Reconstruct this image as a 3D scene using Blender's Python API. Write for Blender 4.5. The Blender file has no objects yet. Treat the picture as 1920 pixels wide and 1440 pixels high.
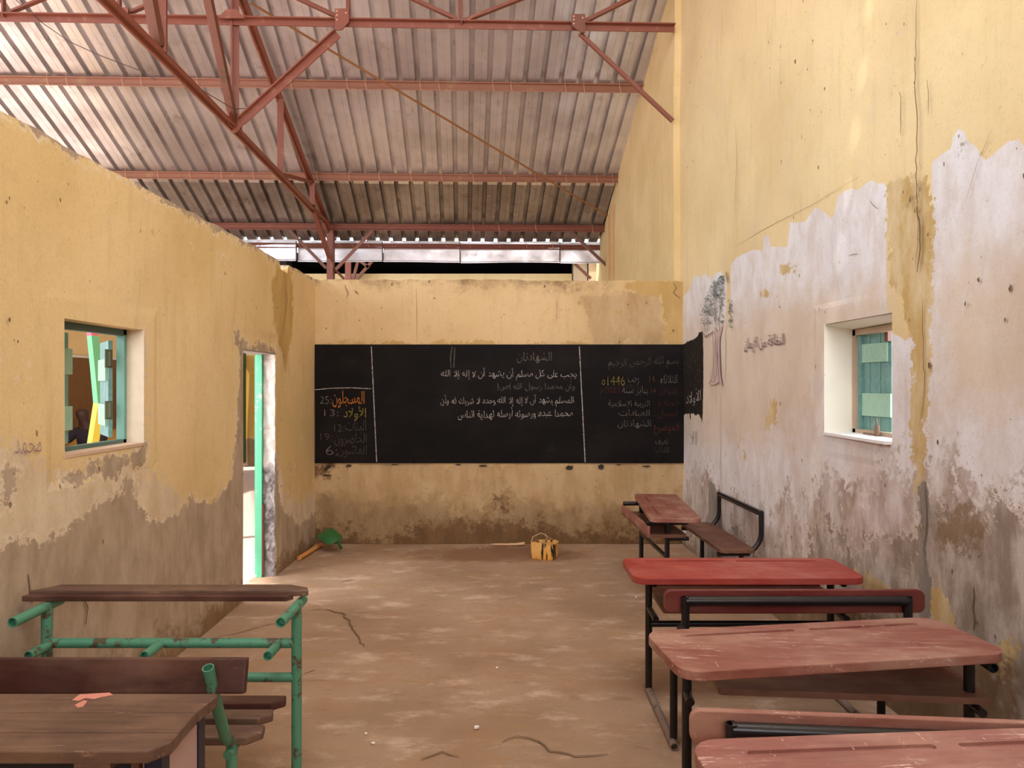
import bpy, bmesh, math, random
import numpy as np
from mathutils import Vector, Matrix
random.seed(7); rng = np.random.default_rng(7)
C = bpy.context.scene.collection
SC = bpy.context.scene
PI = math.pi
# ---------------------------------------------------------------- camera, light, exposure
F = 1331.0; EYE = 1.65
cd = bpy.data.cameras.new('camera'); cam = bpy.data.objects.new('camera', cd); C.objects.link(cam)
cam.location = (0, 0, EYE); cam.rotation_euler = (PI/2, 0, 0)
cd.sensor_width = 36; cd.lens = F/1920*36; cd.clip_start = .05; cd.clip_end = 200
SC.camera = cam
SC.view_settings.view_transform = 'Standard'; SC.view_settings.look = 'None'
SC.view_settings.gamma = 1; SC.view_settings.use_curve_mapping = False
SC.view_settings.exposure = 0.60
SC.cycles.max_bounces = 8; SC.cycles.diffuse_bounces = 6; SC.cycles.glossy_bounces = 3
SC.cycles.use_adaptive_sampling = True; SC.cycles.adaptive_threshold = .03
SC.cycles.sample_clamp_indirect = 8
W = bpy.data.worlds.new('sky'); SC.world = W; W.use_nodes = True
bg = W.node_tree.nodes['Background']; bg.inputs[0].default_value = (.76, .88, 1.0, 1); bg.inputs[1].default_value = 2.2
def lamp(kind, name, loc, rot, **k):
    l = bpy.data.lights.new(name, kind); o = bpy.data.objects.new(name, l); C.objects.link(o)
    o.location = loc; o.rotation_euler = rot
    for a, b in k.items(): setattr(l, a, b)
    return o
sun = lamp('SUN', 'sun', (-20, -10, 30), (0, 0, 0), energy=4.6, angle=math.radians(1.0), color=(1, .96, .90))
sun.rotation_euler = Vector((.55, .22, -.80)).to_track_quat('-Z', 'Y').to_euler()
# daylight entering above the low partitions, from the open sides of the building
lamp('AREA', 'daylight_open_side', (-6.6, 1.0, 4.6), Vector((1, .25, -.12)).to_track_quat('-Z', 'Y').to_euler(),
     energy=45, color=(.96, .97, 1), shape='RECTANGLE', size=6, size_y=2.2)
lamp('AREA', 'daylight_open_back', (1.3, -4.6, 3.1), Vector((-.42, 1, -.10)).to_track_quat('-Z', 'Y').to_euler(),
     energy=235, color=(.93, .96, 1.0), shape='RECTANGLE', size=4, size_y=2.4)
lamp('AREA', 'fill_under_ridge', (.1, 1.6, 6.3), Vector((-.10, .42, -1)).to_track_quat('-Z', 'Y').to_euler(),
     energy=105, color=(.97, .97, 1.0), shape='RECTANGLE', size=3.2, size_y=1.2)  # unseen fill lamp added below the closed ridge to brighten desk tops and walls
# daylight spilling through the doorway and the right hand window
lamp('AREA', 'daylight_doorway', (-2.95, 5.55, 1.35), Vector((1, .28, -.45)).to_track_quat('-Z', 'Y').to_euler(),
     energy=17, color=(1, .95, .95), shape='RECTANGLE', size=.7, size_y=1.4)
lamp('AREA', 'daylight_window', (2.75, 3.55, 1.9), Vector((-1, .35, -.12)).to_track_quat('-Z', 'Y').to_euler(),
     energy=9, color=(.92, .97, 1), shape='RECTANGLE', size=.7, size_y=.7)

# ---------------------------------------------------------------- helpers
def lin(c):
    c = c/255.0
    return c/12.92 if c <= .04045 else ((c+.055)/1.055)**2.4
def rgb(r, g, b): return (lin(r), lin(g), lin(b), 1)
def ray(px, py): return Vector(((px-960)/F, 1, -(py-720)/F))
def at_y(px, py, Y):
    r = ray(px, py); return Vector((r.x*Y, Y, EYE+r.z*Y))
def at_h(px, py, H):
    r = ray(px, py); t = (H-EYE)/r.z; return Vector((r.x*t, t, H))
RK = -.045
def right_x(Y): return 1.76+RK*(Y-7.32)
LX = -2.03; FY = 7.32; EDGE_Y = 7.40
def uv_left(px, py):
    r = ray(px, py); t = LX/r.x; return (t, EYE+r.z*t)
def uv_front(px, py):
    r = ray(px, py); return (r.x*FY, EYE+r.z*FY)
def uv_right(px, py):
    r = ray(px, py); t = (1.76-RK*7.32)/(r.x-RK); return (t, EYE+r.z*t)
P_left = lambda u, v, d=0: (LX+d, u, v)
P_front = lambda u, v, d=0: (u, FY-d, v)
P_right = lambda u, v, d=0: (right_x(u)-d, u, v)

def mesh_obj(name, verts, faces, mat, parent=None, smooth=False, mats=None, mat_idx=None):
    me = bpy.data.meshes.new(name); me.from_pydata([tuple(v) for v in verts], [], faces)
    me.update()
    for m in (mats or [mat]): me.materials.append(m)
    if mat_idx is not None: me.polygons.foreach_set('material_index', mat_idx)
    if smooth: me.polygons.foreach_set('use_smooth', [True]*len(me.polygons))
    o = bpy.data.objects.new(name, me); C.objects.link(o)
    if parent: o.parent = parent
    return o
def empty(name, loc=(0, 0, 0), rz=0):
    o = bpy.data.objects.new(name, None); C.objects.link(o); o.location = loc; o.rotation_euler = (0, 0, rz)
    o.empty_display_size = .1
    return o
def tag(o, label=None, cat=None, group=None, kind=None):
    if label: o['label'] = label
    if cat: o['category'] = cat
    if group: o['group'] = group
    if kind: o['kind'] = kind
    return o
def struct(o, label=None):
    o['kind'] = 'structure'
    if label: o['label'] = label
    return o
class MB:
    """collects shapes, then links them as one mesh object"""
    def __init__(s): s.v = []; s.f = []; s.sm = []
    def add(s, vs, fs, smooth=False):
        n = len(s.v); s.v += [tuple(v) for v in vs]; s.f += [tuple(i+n for i in f) for f in fs]; s.sm += [smooth]*len(fs)
    def box(s, lo, hi, M=None):
        x0, y0, z0 = lo; x1, y1, z1 = hi
        vs = [Vector(p) for p in ((x0,y0,z0),(x1,y0,z0),(x1,y1,z0),(x0,y1,z0),(x0,y0,z1),(x1,y0,z1),(x1,y1,z1),(x0,y1,z1))]
        if M: vs = [M @ v for v in vs]
        s.add(vs, [(0,3,2,1),(4,5,6,7),(0,1,5,4),(1,2,6,5),(2,3,7,6),(3,0,4,7)])
    def prism(s, pts, z0, z1, M=None):
        n = len(pts); vs = [Vector((p[0], p[1], z0)) for p in pts]+[Vector((p[0], p[1], z1)) for p in pts]
        if M: vs = [M @ v for v in vs]
        s.add(vs, [tuple(range(n))[::-1], tuple(range(n, 2*n))]+[(i, (i+1) % n, n+(i+1) % n, n+i) for i in range(n)])
    def sweep(s, path, prof, up=(0, 0, 1), closed_prof=True, smooth=False, caps=True):
        path = [Vector(p) for p in path]; n = len(path); k = len(prof); up = Vector(up); vs = []
        prev = None
        for i, p in enumerate(path):
            if i == 0: d = (path[1]-p).normalized(); sc = 1
            elif i == n-1: d = (p-path[i-1]).normalized(); sc = 1
            else:
                a = (p-path[i-1]).normalized(); b = (path[i+1]-p).normalized(); d = (a+b).normalized()
                sc = 1
            if prev is None:
                x = d.cross(up)
                if x.length < 1e-3: x = d.cross(Vector((1, 0, 0)))
                x.normalize()
            else:
                x = prev-d*prev.dot(d); x.normalize()
            y = x.cross(d).normalized(); prev = x
            for (a_, b_) in prof: vs.append(p+x*a_*sc+y*b_*sc)
        fs = []
        for i in range(n-1):
            for j in range(k if closed_prof else k-1):
                j2 = (j+1) % k
                fs.append((i*k+j, i*k+j2, (i+1)*k+j2, (i+1)*k+j))
        s.add(vs, fs, smooth)
        if caps and closed_prof: s.add(vs[:k], [tuple(range(k))[::-1]]); s.add(vs[-k:], [tuple(range(k))])
    def tube(s, path, r, n=12, hollow=False, up=(0, 0, 1)):
        c = [(r*math.cos(2*PI*i/n), r*math.sin(2*PI*i/n)) for i in range(n)]
        s.sweep(path, c, smooth=True, caps=not hollow, up=up)
        if hollow:
            c2 = [(a*.82, b*.82) for a, b in c]
            s.sweep(path, c2[::-1], smooth=True, caps=False, up=up)
            P = [Vector(p) for p in path]
            for e, q in ((0, 1), (len(P)-1, len(P)-2)):
                d = (P[e]-P[q]).normalized(); x = d.cross(Vector(up))
                if x.length < 1e-3: x = d.cross(Vector((1, 0, 0)))
                x.normalize(); y = x.cross(d)
                o_ = [P[e]+x*a+y*b for a, b in c]; i_ = [P[e]+x*a+y*b for a, b in c2]
                s.add(o_+i_, [(i, (i+1) % n, n+(i+1) % n, n+i) for i in range(n)])
                mid = P[e]-d*r*1.6
                s.add([mid+x*a+y*b for a, b in c2], [tuple(range(n))])
    def build(s, name, mat, parent=None, bevel=0):
        me = bpy.data.meshes.new(name); me.from_pydata(s.v, [], s.f); me.update()
        me.polygons.foreach_set('use_smooth', s.sm)
        bm = bmesh.new(); bm.from_mesh(me); bmesh.ops.recalc_face_normals(bm, faces=bm.faces)
        if bevel:
            bmesh.ops.remove_doubles(bm, verts=bm.verts, dist=1e-5)
            es = [e for e in bm.edges if len(e.link_faces) == 2 and e.calc_face_angle() > .5]
            bmesh.ops.bevel(bm, geom=es, offset=bevel, segments=2, affect='EDGES', profile=.6)
        bm.to_mesh(me); bm.free()
        me.materials.append(mat)
        o = bpy.data.objects.new(name, me); C.objects.link(o)
        if parent: o.parent = parent
        return o
LPROF = lambda w, h, t: [(-w/2, h/2), (w/2, h/2), (w/2, h/2-t), (-w/2+t, h/2-t), (-w/2+t, -h/2), (-w/2, -h/2)]
TPROF = lambda w, h, t: [(-w/2, -h/2), (w/2, -h/2), (w/2, -h/2+t), (t/2, -h/2+t), (t/2, h/2), (-t/2, h/2), (-t/2, -h/2+t), (-w/2, -h/2+t)]
CPROF = lambda w, h, t: [(-w/2, -h/2), (w/2, -h/2), (w/2, -h/2+t), (-w/2+t, -h/2+t), (-w/2+t, h/2-t), (w/2, h/2-t), (w/2, h/2), (-w/2, h/2)]
BOXP = lambda w, h: [(-w/2, -h/2), (w/2, -h/2), (w/2, h/2), (-w/2, h/2)]
def arc(c, r, a0, a1, n=6, fn=None):
    return [fn(c[0]+r*math.cos(a0+(a1-a0)*i/n), c[1]+r*math.sin(a0+(a1-a0)*i/n)) for i in range(n+1)]

# ---------------------------------------------------------------- materials
class NT:
    def __init__(s, name):
        s.m = bpy.data.materials.new(name); s.m.use_nodes = True; s.t = s.m.node_tree; s.N = s.t.nodes; s.L = s.t.links
        s.bsdf = s.N['Principled BSDF']
        tc = s.N.new('ShaderNodeTexCoord'); s.obj = tc.outputs['Object']
    def link(s, a, b): s.L.new(a, b)
    def setv(s, sock, v):
        if isinstance(v, bpy.types.NodeSocket): s.L.new(v, sock)
        else: sock.default_value = v
    def map(s, scale, src=None, loc=(0, 0, 0), rot=(0, 0, 0)):
        n = s.N.new('ShaderNodeMapping'); s.L.new(src or s.obj, n.inputs[0])
        n.inputs['Scale'].default_value = scale; n.inputs['Location'].default_value = loc; n.inputs['Rotation'].default_value = rot
        return n.outputs[0]
    def noise(s, scale, detail=5, rough=.55, vec=None, dist=0):
        n = s.N.new('ShaderNodeTexNoise'); s.L.new(vec or s.obj, n.inputs['Vector'])
        n.inputs['Scale'].default_value = scale; n.inputs['Detail'].default_value = detail
        n.inputs['Roughness'].default_value = rough; n.inputs['Distortion'].default_value = dist
        return n.outputs[0]
    def vor(s, scale, vec=None, out='Distance', feature='F1'):
        n = s.N.new('ShaderNodeTexVoronoi'); n.feature = feature; s.L.new(vec or s.obj, n.inputs['Vector']); n.inputs['Scale'].default_value = scale
        return n.outputs[out]
    def math(s, op, a, b=0, c=0):
        n = s.N.new('ShaderNodeMath'); n.operation = op
        s.setv(n.inputs[0], a); s.setv(n.inputs[1], b)
        if op == 'MULTIPLY_ADD': s.setv(n.inputs[2], c)
        return n.outputs[0]
    def ramp(s, v, a, b, lo=0, hi=1):
        n = s.N.new('ShaderNodeMapRange'); n.interpolation_type = 'SMOOTHSTEP'; s.setv(n.inputs[0], v)
        n.inputs[1].default_value = a; n.inputs[2].default_value = b; n.inputs[3].default_value = lo; n.inputs[4].default_value = hi
        return n.outputs[0]
    def mix(s, f, a, b, mode='MIX'):
        n = s.N.new('ShaderNodeMix'); n.data_type = 'RGBA'; n.blend_type = mode
        s.setv(n.inputs[0], f); s.setv(n.inputs[6], a); s.setv(n.inputs[7], b); return n.outputs[2]
    def attr(s, name):
        n = s.N.new('ShaderNodeAttribute'); n.attribute_name = name; return n.outputs['Fac']
    def bump(s, h, strength=.3, dist=.01, prev=None):
        n = s.N.new('ShaderNodeBump'); n.inputs['Strength'].default_value = strength; n.inputs['Distance'].default_value = dist
        s.L.new(h, n.inputs['Height'])
        if prev: s.L.new(prev, n.inputs['Normal'])
        return n.outputs[0]
    def out(s, col, rough=.8, bump=None, metal=0, spec=.5):
        s.setv(s.bsdf.inputs['Base Color'], col); s.setv(s.bsdf.inputs['Roughness'], rough)
        s.setv(s.bsdf.inputs['Metallic'], metal); s.bsdf.inputs['Specular IOR Level'].default_value = spec
        if bump: s.L.new(bump, s.bsdf.inputs['Normal'])
        return s.m
def simple(name, col, rough=.6, metal=0, var=.15, scale=8, spec=.5):
    n = NT(name); f = n.noise(scale, 4)
    dark = tuple(c*(1-var) for c in col[:3])+(1,); lite = tuple(min(1, c*(1+var)) for c in col[:3])+(1,)
    return n.out(n.mix(f, dark, lite), rough, None, metal, spec)
def plaster(name, base, base2, layers, speck=.5, streak=.35, streak_col=None):
    """layers: (attribute, colour, second colour, noise amplitude, noise scale, softness, bump)"""
    n = NT(name)
    col = n.mix(n.ramp(n.noise(.9, 4), .35, .68), base, base2)
    stv = n.map((5, 5, .7))
    st = n.noise(2.2, 6, .65, stv)
    col = n.mix(n.math('MULTIPLY', n.ramp(st, .5, .78), streak), col, streak_col or tuple(c*.6 for c in base[:3])+(1,))
    col = n.mix(n.math('MULTIPLY', n.ramp(n.noise(14, 6, .7), .5, .85), .35), col, tuple(c*.72 for c in base2[:3])+(1,))
    hgt = n.math('MULTIPLY', n.noise(9, 6, .62), .8)
    for (at, c1, c2, amp, sc, soft, bp) in layers:
        cl = max(.03, amp*1.7)
        d = n.math('MAXIMUM', n.math('MINIMUM', n.attr(at), cl), -cl)
        nz = n.math('MULTIPLY', n.math('SUBTRACT', n.noise(sc, 5, .7), .5), 4.2*amp)
        nz2 = n.math('MULTIPLY', n.math('SUBTRACT', n.noise(sc*.3, 3, .5, n.map((1, 1, .6))), .5), 3.2*amp)
        nz3 = n.math('MULTIPLY', n.math('SUBTRACT', n.noise(sc*3.2, 4, .75), .5), 3.4*amp)
        e = n.math('ADD', n.math('ADD', n.math('ADD', d, nz), nz2), nz3)
        if at == 'mud':
            fr = n.math('MULTIPLY', n.ramp(e, -.045, -.02), n.ramp(n.noise(sc*2.2, 6, .7), .46, .54))
            col = n.mix(n.math('MULTIPLY', fr, .75), col, rgb(226, 208, 182))
        m = n.ramp(e, -soft, soft)
        lc = n.mix(n.ramp(n.noise(sc*.6+2, 6, .65, n.map((1, 1, .45))), .35, .68), c1, c2)
        col = n.mix(m, col, lc)
    # small chips
    vd = n.vor(9, n.map((1, 1, .6))); vr = n.vor(9, n.map((1, 1, .6)), 'Color')
    sep = n.N.new('ShaderNodeSeparateColor'); n.link(vr, sep.inputs[0])
    chip = n.math('MULTIPLY', n.math('GREATER_THAN', sep.outputs[0], 1-.18*speck), n.ramp(n.math('ADD', vd, n.math('MULTIPLY', n.noise(60, 4), .25)), .21, .17))
    col = n.mix(n.math('MULTIPLY', chip, .8), col, rgb(112, 84, 56))
    fine = n.noise(70, 3, .75)
    col = n.mix(n.math('MULTIPLY', n.ramp(fine, .52, .72), .28), col, tuple(c*.62 for c in base2[:3])+(1,))
    hgt = n.math('MULTIPLY_ADD', fine, .25, hgt)
    b = n.bump(hgt, .6, .008)
    return n.out(col, .93, b, spec=.15)
def wood(name, base, dark, scratch, amt=.5, rough=.45, dust=.3, dust_col=None):
    n = NT(name)
    g = n.noise(3, 6, .6, n.map((1.2, 14, 8)))
    col = n.mix(n.ramp(g, .3, .75), base, dark)
    du = n.ramp(n.noise(2.3, 5, .6, n.map((1, 2, 2))), .42, .72)
    col = n.mix(n.math('MULTIPLY', du, dust), col, dust_col or rgb(190, 150, 125))
    s1 = n.noise(5, 8, .75, n.map((1.5, 16, 10), rot=(0, 0, .12)))
    gate = n.ramp(n.noise(3.1, 4), .45, .62)
    col = n.mix(n.math('MULTIPLY', n.math('MULTIPLY', n.ramp(s1, .62-.07*amt, .67-.05*amt), gate), amt), col, scratch)
    s2 = n.noise(8, 6, .7, n.map((12, 2, 8), rot=(0, 0, .7)))
    col = n.mix(n.math('MULTIPLY', n.ramp(s2, .70-.06*amt, .73-.05*amt), amt*.8), col, scratch)
    b = n.bump(g, .15, .002)
    return n.out(col, n.ramp(n.noise(6, 4), .3, .7, rough-.1, rough+.15), b, spec=.45)
def paint_metal(name, base, chip, amt=.5, rough=.35, scale=18):
    n = NT(name)
    c = n.mix(n.noise(5, 4), base, tuple(x*.8 for x in base[:3])+(1,))
    m = n.math('MULTIPLY', n.ramp(n.noise(scale, 7, .7), .62-.12*amt, .66-.1*amt), min(1, amt*1.6))
    c = n.mix(m, c, chip)
    return n.out(c, rough, n.bump(m, .3, -.0015), spec=.5)

YEL1, YEL2 = rgb(228, 201, 152), rgb(215, 186, 132)
PALE1, PALE2 = rgb(212, 190, 158), rgb(192, 165, 130)
MUD1, MUD2 = rgb(184, 164, 142), rgb(162, 142, 120)
GREY1, GREY2 = rgb(150, 140, 130), rgb(128, 118, 108)
LAV1, LAV2 = rgb(220, 215, 214), rgb(206, 195, 188)
OCH1, OCH2 = rgb(184, 152, 96), rgb(205, 170, 105)
M_LEFT = plaster('painted_plaster_left', YEL1, YEL2, [
    ('pale', rgb(220, 202, 174), rgb(202, 178, 146), .10, 5, .02, -.3), ('mud', MUD1, MUD2, .045, 9, .006, -.8),
    ('ochre', OCH1, OCH2, .05, 4, .03, 0), ('dirt', rgb(124, 98, 70), rgb(146, 118, 88), .12, 5, .09, 0)], speck=1.4)
M_FRONT = plaster('painted_plaster_front', rgb(212, 182, 136), rgb(197, 166, 118), [
    ('pale', rgb(192, 164, 124), rgb(172, 140, 98), .07, 4, .03, -.3), ('mudf', rgb(160, 134, 100), rgb(134, 106, 74), .12, 4.5, .14, -.3),
    ('ochre', rgb(184, 150, 94), rgb(196, 164, 108), .04, 5, .008, .2), ('dirt', rgb(100, 74, 48), rgb(122, 92, 62), .13, 6, .08, 0)], speck=1.7)
M_RIGHT = plaster('painted_plaster_right', rgb(224, 200, 152), rgb(212, 186, 138), [
    ('pale', LAV1, LAV2, .007, 11, .003, -.2), ('tan', rgb(210, 192, 172), rgb(198, 178, 158), .12, 2.5, .22, 0),
    ('grime', rgb(164, 146, 132), rgb(212, 202, 196), .20, 6.5, .05, -.5), ('mud', rgb(138, 122, 108), rgb(190, 178, 166), .20, 9, .02, -.6),
    ('ochre', OCH1, rgb(206, 184, 144), .05, 8, .008, .1), ('grey', GREY1, GREY2, .02, 9, .004, -.8),
    ('dirt', rgb(120, 98, 74), rgb(140, 118, 96), .12, 6, .07, 0), ('black', rgb(26, 22, 20), rgb(34, 28, 26), .008, 14, .003, 0)], speck=1.3)
M_FAR = plaster('painted_plaster_far', rgb(228, 202, 152), rgb(214, 186, 132), [], speck=.8)
M_COURT = plaster('painted_plaster_court', rgb(226, 178, 92), rgb(216, 168, 84), [('pale', rgb(240, 214, 160), rgb(236, 208, 150), .01, 8, .01, 0), ('mud', rgb(168, 134, 100), rgb(140, 112, 84), .06, 5, .02, 0)], speck=.3)

n = NT('packed_earth_floor')
c = n.mix(n.ramp(n.noise(1.1, 5), .35, .7), rgb(168, 139, 113), rgb(145, 117, 92))
c = n.mix(n.math('MULTIPLY', n.ramp(n.noise(2.6, 6, .7, n.map((1, 2.2, 1))), .5, .72), .6), c, rgb(214, 188, 166))
c = n.mix(n.math('MULTIPLY', n.ramp(n.noise(4.3, 7, .72, n.map((1, 2.6, 1), loc=(4, 2, 0))), .56, .72), .6), c, rgb(124, 92, 66))
c = n.mix(n.ramp(n.noise(45, 3), .66, .74), c, rgb(150, 112, 82))
c = n.mix(n.math('MULTIPLY', n.ramp(n.noise(2.1, 9, .72, n.map((1, 1.6, 1), loc=(7, 1, 0))), .535, .56), .35), c, rgb(158, 120, 84))
c = n.mix(n.math('MULTIPLY', n.ramp(n.noise(11, 8, .78, n.map((1, 2.4, 1), loc=(1, 9, 0))), .58, .66), .55), c, rgb(130, 96, 70))
vm = n.N.new('ShaderNodeVectorMath'); vm.operation = 'LENGTH'; n.link(n.map((1.0, 2.6, 1), loc=(.15, -17.9, 0)), vm.inputs[0])
stn = n.ramp(n.math('ADD', vm.outputs['Value'], n.math('MULTIPLY', n.noise(5, 7, .7), 1.3)), 1.75, 1.15)
c = n.mix(n.math('MULTIPLY', stn, .75), c, rgb(122, 84, 58))
M_FLOOR = n.out(c, .85, n.bump(n.math('ADD', n.noise(3, 8, .65), n.math('MULTIPLY', n.noise(30, 7, .7), .35)), .8, .012), spec=.3)
M_SAND = simple('pink_sand', rgb(200, 176, 166), .95, var=.12, scale=3, spec=.1)
n = NT('galvanised_sheet')
rv = n.map((6, .6, .6))
c = n.mix(n.ramp(n.noise(1.5, 5), .3, .7), rgb(228, 222, 222), rgb(196, 188, 186))
c = n.mix(n.math('MULTIPLY', n.ramp(n.noise(4, 7, .7, n.map((1, .6, 1))), .56, .7), .5), c, rgb(146, 134, 124))
c = n.mix(n.math('MULTIPLY', n.ramp(n.noise(3, 6, .75, n.map((3, .5, .5), loc=(3, 3, 1))), .6, .72), .45), c, rgb(214, 205, 200))
M_ROOF = n.out(c, n.ramp(n.noise(3, 5), .3, .7, .30, .5), n.bump(n.noise(2.2, 4, .5, n.map((1.5, 1, 1))), .2, .02), metal=.78)
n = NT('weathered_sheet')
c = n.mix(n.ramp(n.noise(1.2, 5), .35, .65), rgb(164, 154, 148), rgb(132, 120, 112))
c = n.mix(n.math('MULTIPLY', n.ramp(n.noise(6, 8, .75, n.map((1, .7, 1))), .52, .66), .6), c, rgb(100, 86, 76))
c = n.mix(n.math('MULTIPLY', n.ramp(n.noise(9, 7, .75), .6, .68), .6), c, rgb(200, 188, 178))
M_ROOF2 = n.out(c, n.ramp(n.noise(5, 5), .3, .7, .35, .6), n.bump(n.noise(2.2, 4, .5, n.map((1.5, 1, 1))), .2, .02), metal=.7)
M_TRUSS = paint_metal('oxide_red_steel', rgb(134, 74, 56), rgb(156, 106, 80), .3, .5, 9)
M_TRUSS2 = paint_metal('rusty_oxide_steel', rgb(116, 66, 46), rgb(84, 56, 36), .5, .5, 6)
M_PURLIN = paint_metal('oxide_brown_purlin', rgb(156, 102, 76), rgb(160, 122, 86), .5, .55, 4)
M_ROD = simple('brown_rod', rgb(146, 96, 52), .6)
M_WIRE = simple('dark_wire', rgb(70, 55, 50), .6)
M_TIE = simple('light_wire', rgb(205, 160, 135), .5)
M_BLACK = paint_metal('black_enamel_tube', rgb(24, 20, 24), rgb(60, 48, 42), .15, .32, 12)
M_DUSTY = paint_metal('dusty_grey_tube', rgb(140, 120, 108), rgb(70, 60, 58), .5, .6, 12)
M_GREEN = paint_metal('worn_green_tube', rgb(84, 146, 118), rgb(84, 70, 52), .6, .4, 14)
M_NAVY = paint_metal('navy_steel', rgb(26, 28, 52), rgb(50, 46, 60), .2, .4)
M_RED = wood('bright_red_wood', rgb(160, 62, 50), rgb(140, 48, 42), rgb(226, 200, 190), .3, .4, .4, rgb(180, 104, 96))
M_REDD = wood('shaded_deep_red_wood', rgb(104, 28, 25), rgb(82, 20, 20), rgb(190, 130, 110), .1, .4, .1)  # deep red darkened further: the backrest's shade is put into the colour
M_ROSE = wood('faded_red_wood', rgb(144, 88, 75), rgb(124, 70, 58), rgb(236, 214, 206), .75, .40, .6, rgb(180, 144, 124))
M_ROSE2 = wood('scratched_rose_wood', rgb(148, 95, 86), rgb(130, 78, 69), rgb(244, 216, 204), .95, .42, .45, rgb(200, 160, 140))
M_BRED = wood('brown_red_wood', rgb(116, 74, 58), rgb(98, 60, 46), rgb(160, 120, 100), .2, .5, .4, rgb(150, 118, 92))
M_BROWN = wood('dark_brown_wood', rgb(100, 74, 62), rgb(74, 52, 42), rgb(206, 160, 134), .55, .5, .5, rgb(142, 112, 90))
M_BROWN2 = wood('deep_brown_wood', rgb(78, 44, 36), rgb(56, 30, 26), rgb(130, 90, 74), .2, .45, .2)
M_TEAL = wood('teal_shutter_wood', rgb(114, 156, 148), rgb(92, 134, 128), rgb(180, 196, 184), .35, .55, .3, rgb(150, 188, 174))
M_TEALP = wood('pale_green_batten', rgb(158, 192, 170), rgb(140, 182, 156), rgb(120, 110, 90), .2, .55, .2, rgb(190, 215, 190))
M_DOORG = paint_metal('green_door_frame', rgb(92, 186, 144), rgb(190, 190, 180), .35, .4, 8)
M_DGREEN = simple('dark_green_metal', rgb(60, 110, 70), .5)
n = NT('rough_cement_block'); c = n.mix(n.ramp(n.noise(9, 8, .7), .4, .62), rgb(170, 164, 162), rgb(116, 108, 104))
sz = n.N.new('ShaderNodeSeparateXYZ'); n.link(n.obj, sz.inputs[0])
c = n.mix(n.ramp(n.math('ADD', sz.outputs[2], n.math('MULTIPLY', n.noise(7, 5), .35)), 1.12, 1.16), c, rgb(222, 214, 206))
M_BLOCK = n.out(c, .95, n.bump(n.noise(14, 8, .7), .8, .03), spec=.1)
n = NT('black_board'); c = n.mix(n.ramp(n.noise(1.6, 5, .6, n.map((1, 1, 1.5))), .4, .75), rgb(14, 10, 9), rgb(28, 22, 20))
c = n.mix(n.math('MULTIPLY', n.ramp(n.noise(2.5, 6, .7, n.map((1, 1, 3), rot=(0, .5, 0))), .56, .8), .3), c, rgb(62, 52, 48))
M_BOARD = n.out(c, .7, spec=.15)
def chalk(name, col, keep=.85):
    n = NT(name); m = n.math('MULTIPLY', n.ramp(n.noise(90, 3, .7), .30, .60), keep)
    return n.out(n.mix(m, rgb(36, 29, 27), col), .9, spec=.1)
CH_W = chalk('white_chalk', rgb(196, 186, 180)); CH_W2 = chalk('faint_white_chalk', rgb(150, 140, 132), .7)
CH_O = chalk('orange_chalk', rgb(196, 120, 52)); CH_Y = chalk('yellow_chalk', rgb(160, 140, 66)); CH_R = chalk('red_chalk', rgb(96, 48, 38), .8)
CH_G = chalk('grey_chalk', rgb(110, 104, 96), .7); CH_B = chalk('dull_orange_chalk', rgb(130, 84, 44), .8)
M_INK = simple('purple_brown_ink', rgb(112, 84, 92), .9, var=.3, scale=40)
M_LEAF = simple('grey_green_ink', rgb(84, 100, 88), .9, var=.3, scale=60)
M_TRUNKP = simple('trunk_wash', rgb(190, 164, 154), .9, var=.1)
M_CRACK = simple('crack_dark', rgb(112, 88, 64), .95, var=.3, scale=20)
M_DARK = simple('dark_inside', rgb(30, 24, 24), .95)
M_WHITE = simple('white_band', rgb(235, 228, 222), .7, var=.04)
M_SILL = simple('whitewashed_sill', rgb(226, 222, 218), .85, var=.08, scale=10)
M_CREAM = simple('cream_reveal', rgb(230, 224, 206), .9, var=.08, scale=5)

# ---------------------------------------------------------------- wall builder
def sdf(polys, U, V):
    """signed distance, positive inside any polygon"""
    best = np.full(U.shape, -9.0)
    for poly in polys:
        p = np.array(poly, float); q = np.roll(p, -1, 0)
        d = np.full(U.shape, 1e9); ins = np.zeros(U.shape, bool)
        for (x0, y0), (x1, y1) in zip(p, q):
            dx, dy = x1-x0, y1-y0; L = dx*dx+dy*dy+1e-12
            t = np.clip(((U-x0)*dx+(V-y0)*dy)/L, 0, 1)
            d = np.minimum(d, np.hypot(U-x0-t*dx, V-y0-t*dy))
            if abs(dy) > 1e-12:
                c_ = ((y0 > V) != (y1 > V)) & (U < dx*(V-y0)/dy+x0); ins ^= c_
        best = np.maximum(best, np.where(ins, d, -d))
    return best
def ribbon(pts, w, taper=True):
    """flat strip along a polyline of (u,v); returns verts (u,v), faces"""
    P = [np.array(p, float) for p in pts]; n = len(P); V = []; Fc = []
    for i in range(n):
        d = P[min(i+1, n-1)]-P[max(i-1, 0)]; d = d/(np.hypot(*d)+1e-9); nrm = np.array((-d[1], d[0]))
        ww = w*(1 if not taper else (.35+.65*math.sin(PI*(i+.5)/n)))*.5
        V += [tuple(P[i]+nrm*ww), tuple(P[i]-nrm*ww)]
    for i in range(n-1): Fc.append((2*i, 2*i+1, 2*i+3, 2*i+2))
    return V, Fc
def wobble(pts, amp, step=.04):
    out = []
    for a, b in zip(pts[:-1], pts[1:]):
        L = math.hypot(b[0]-a[0], b[1]-a[1]); k = max(1, int(L/step))
        for i in range(k):
            t = i/k; out.append((a[0]+(b[0]-a[0])*t+random.uniform(-amp, amp), a[1]+(b[1]-a[1])*t+random.uniform(-amp, amp)))
    out.append(pts[-1]); return out
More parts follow.
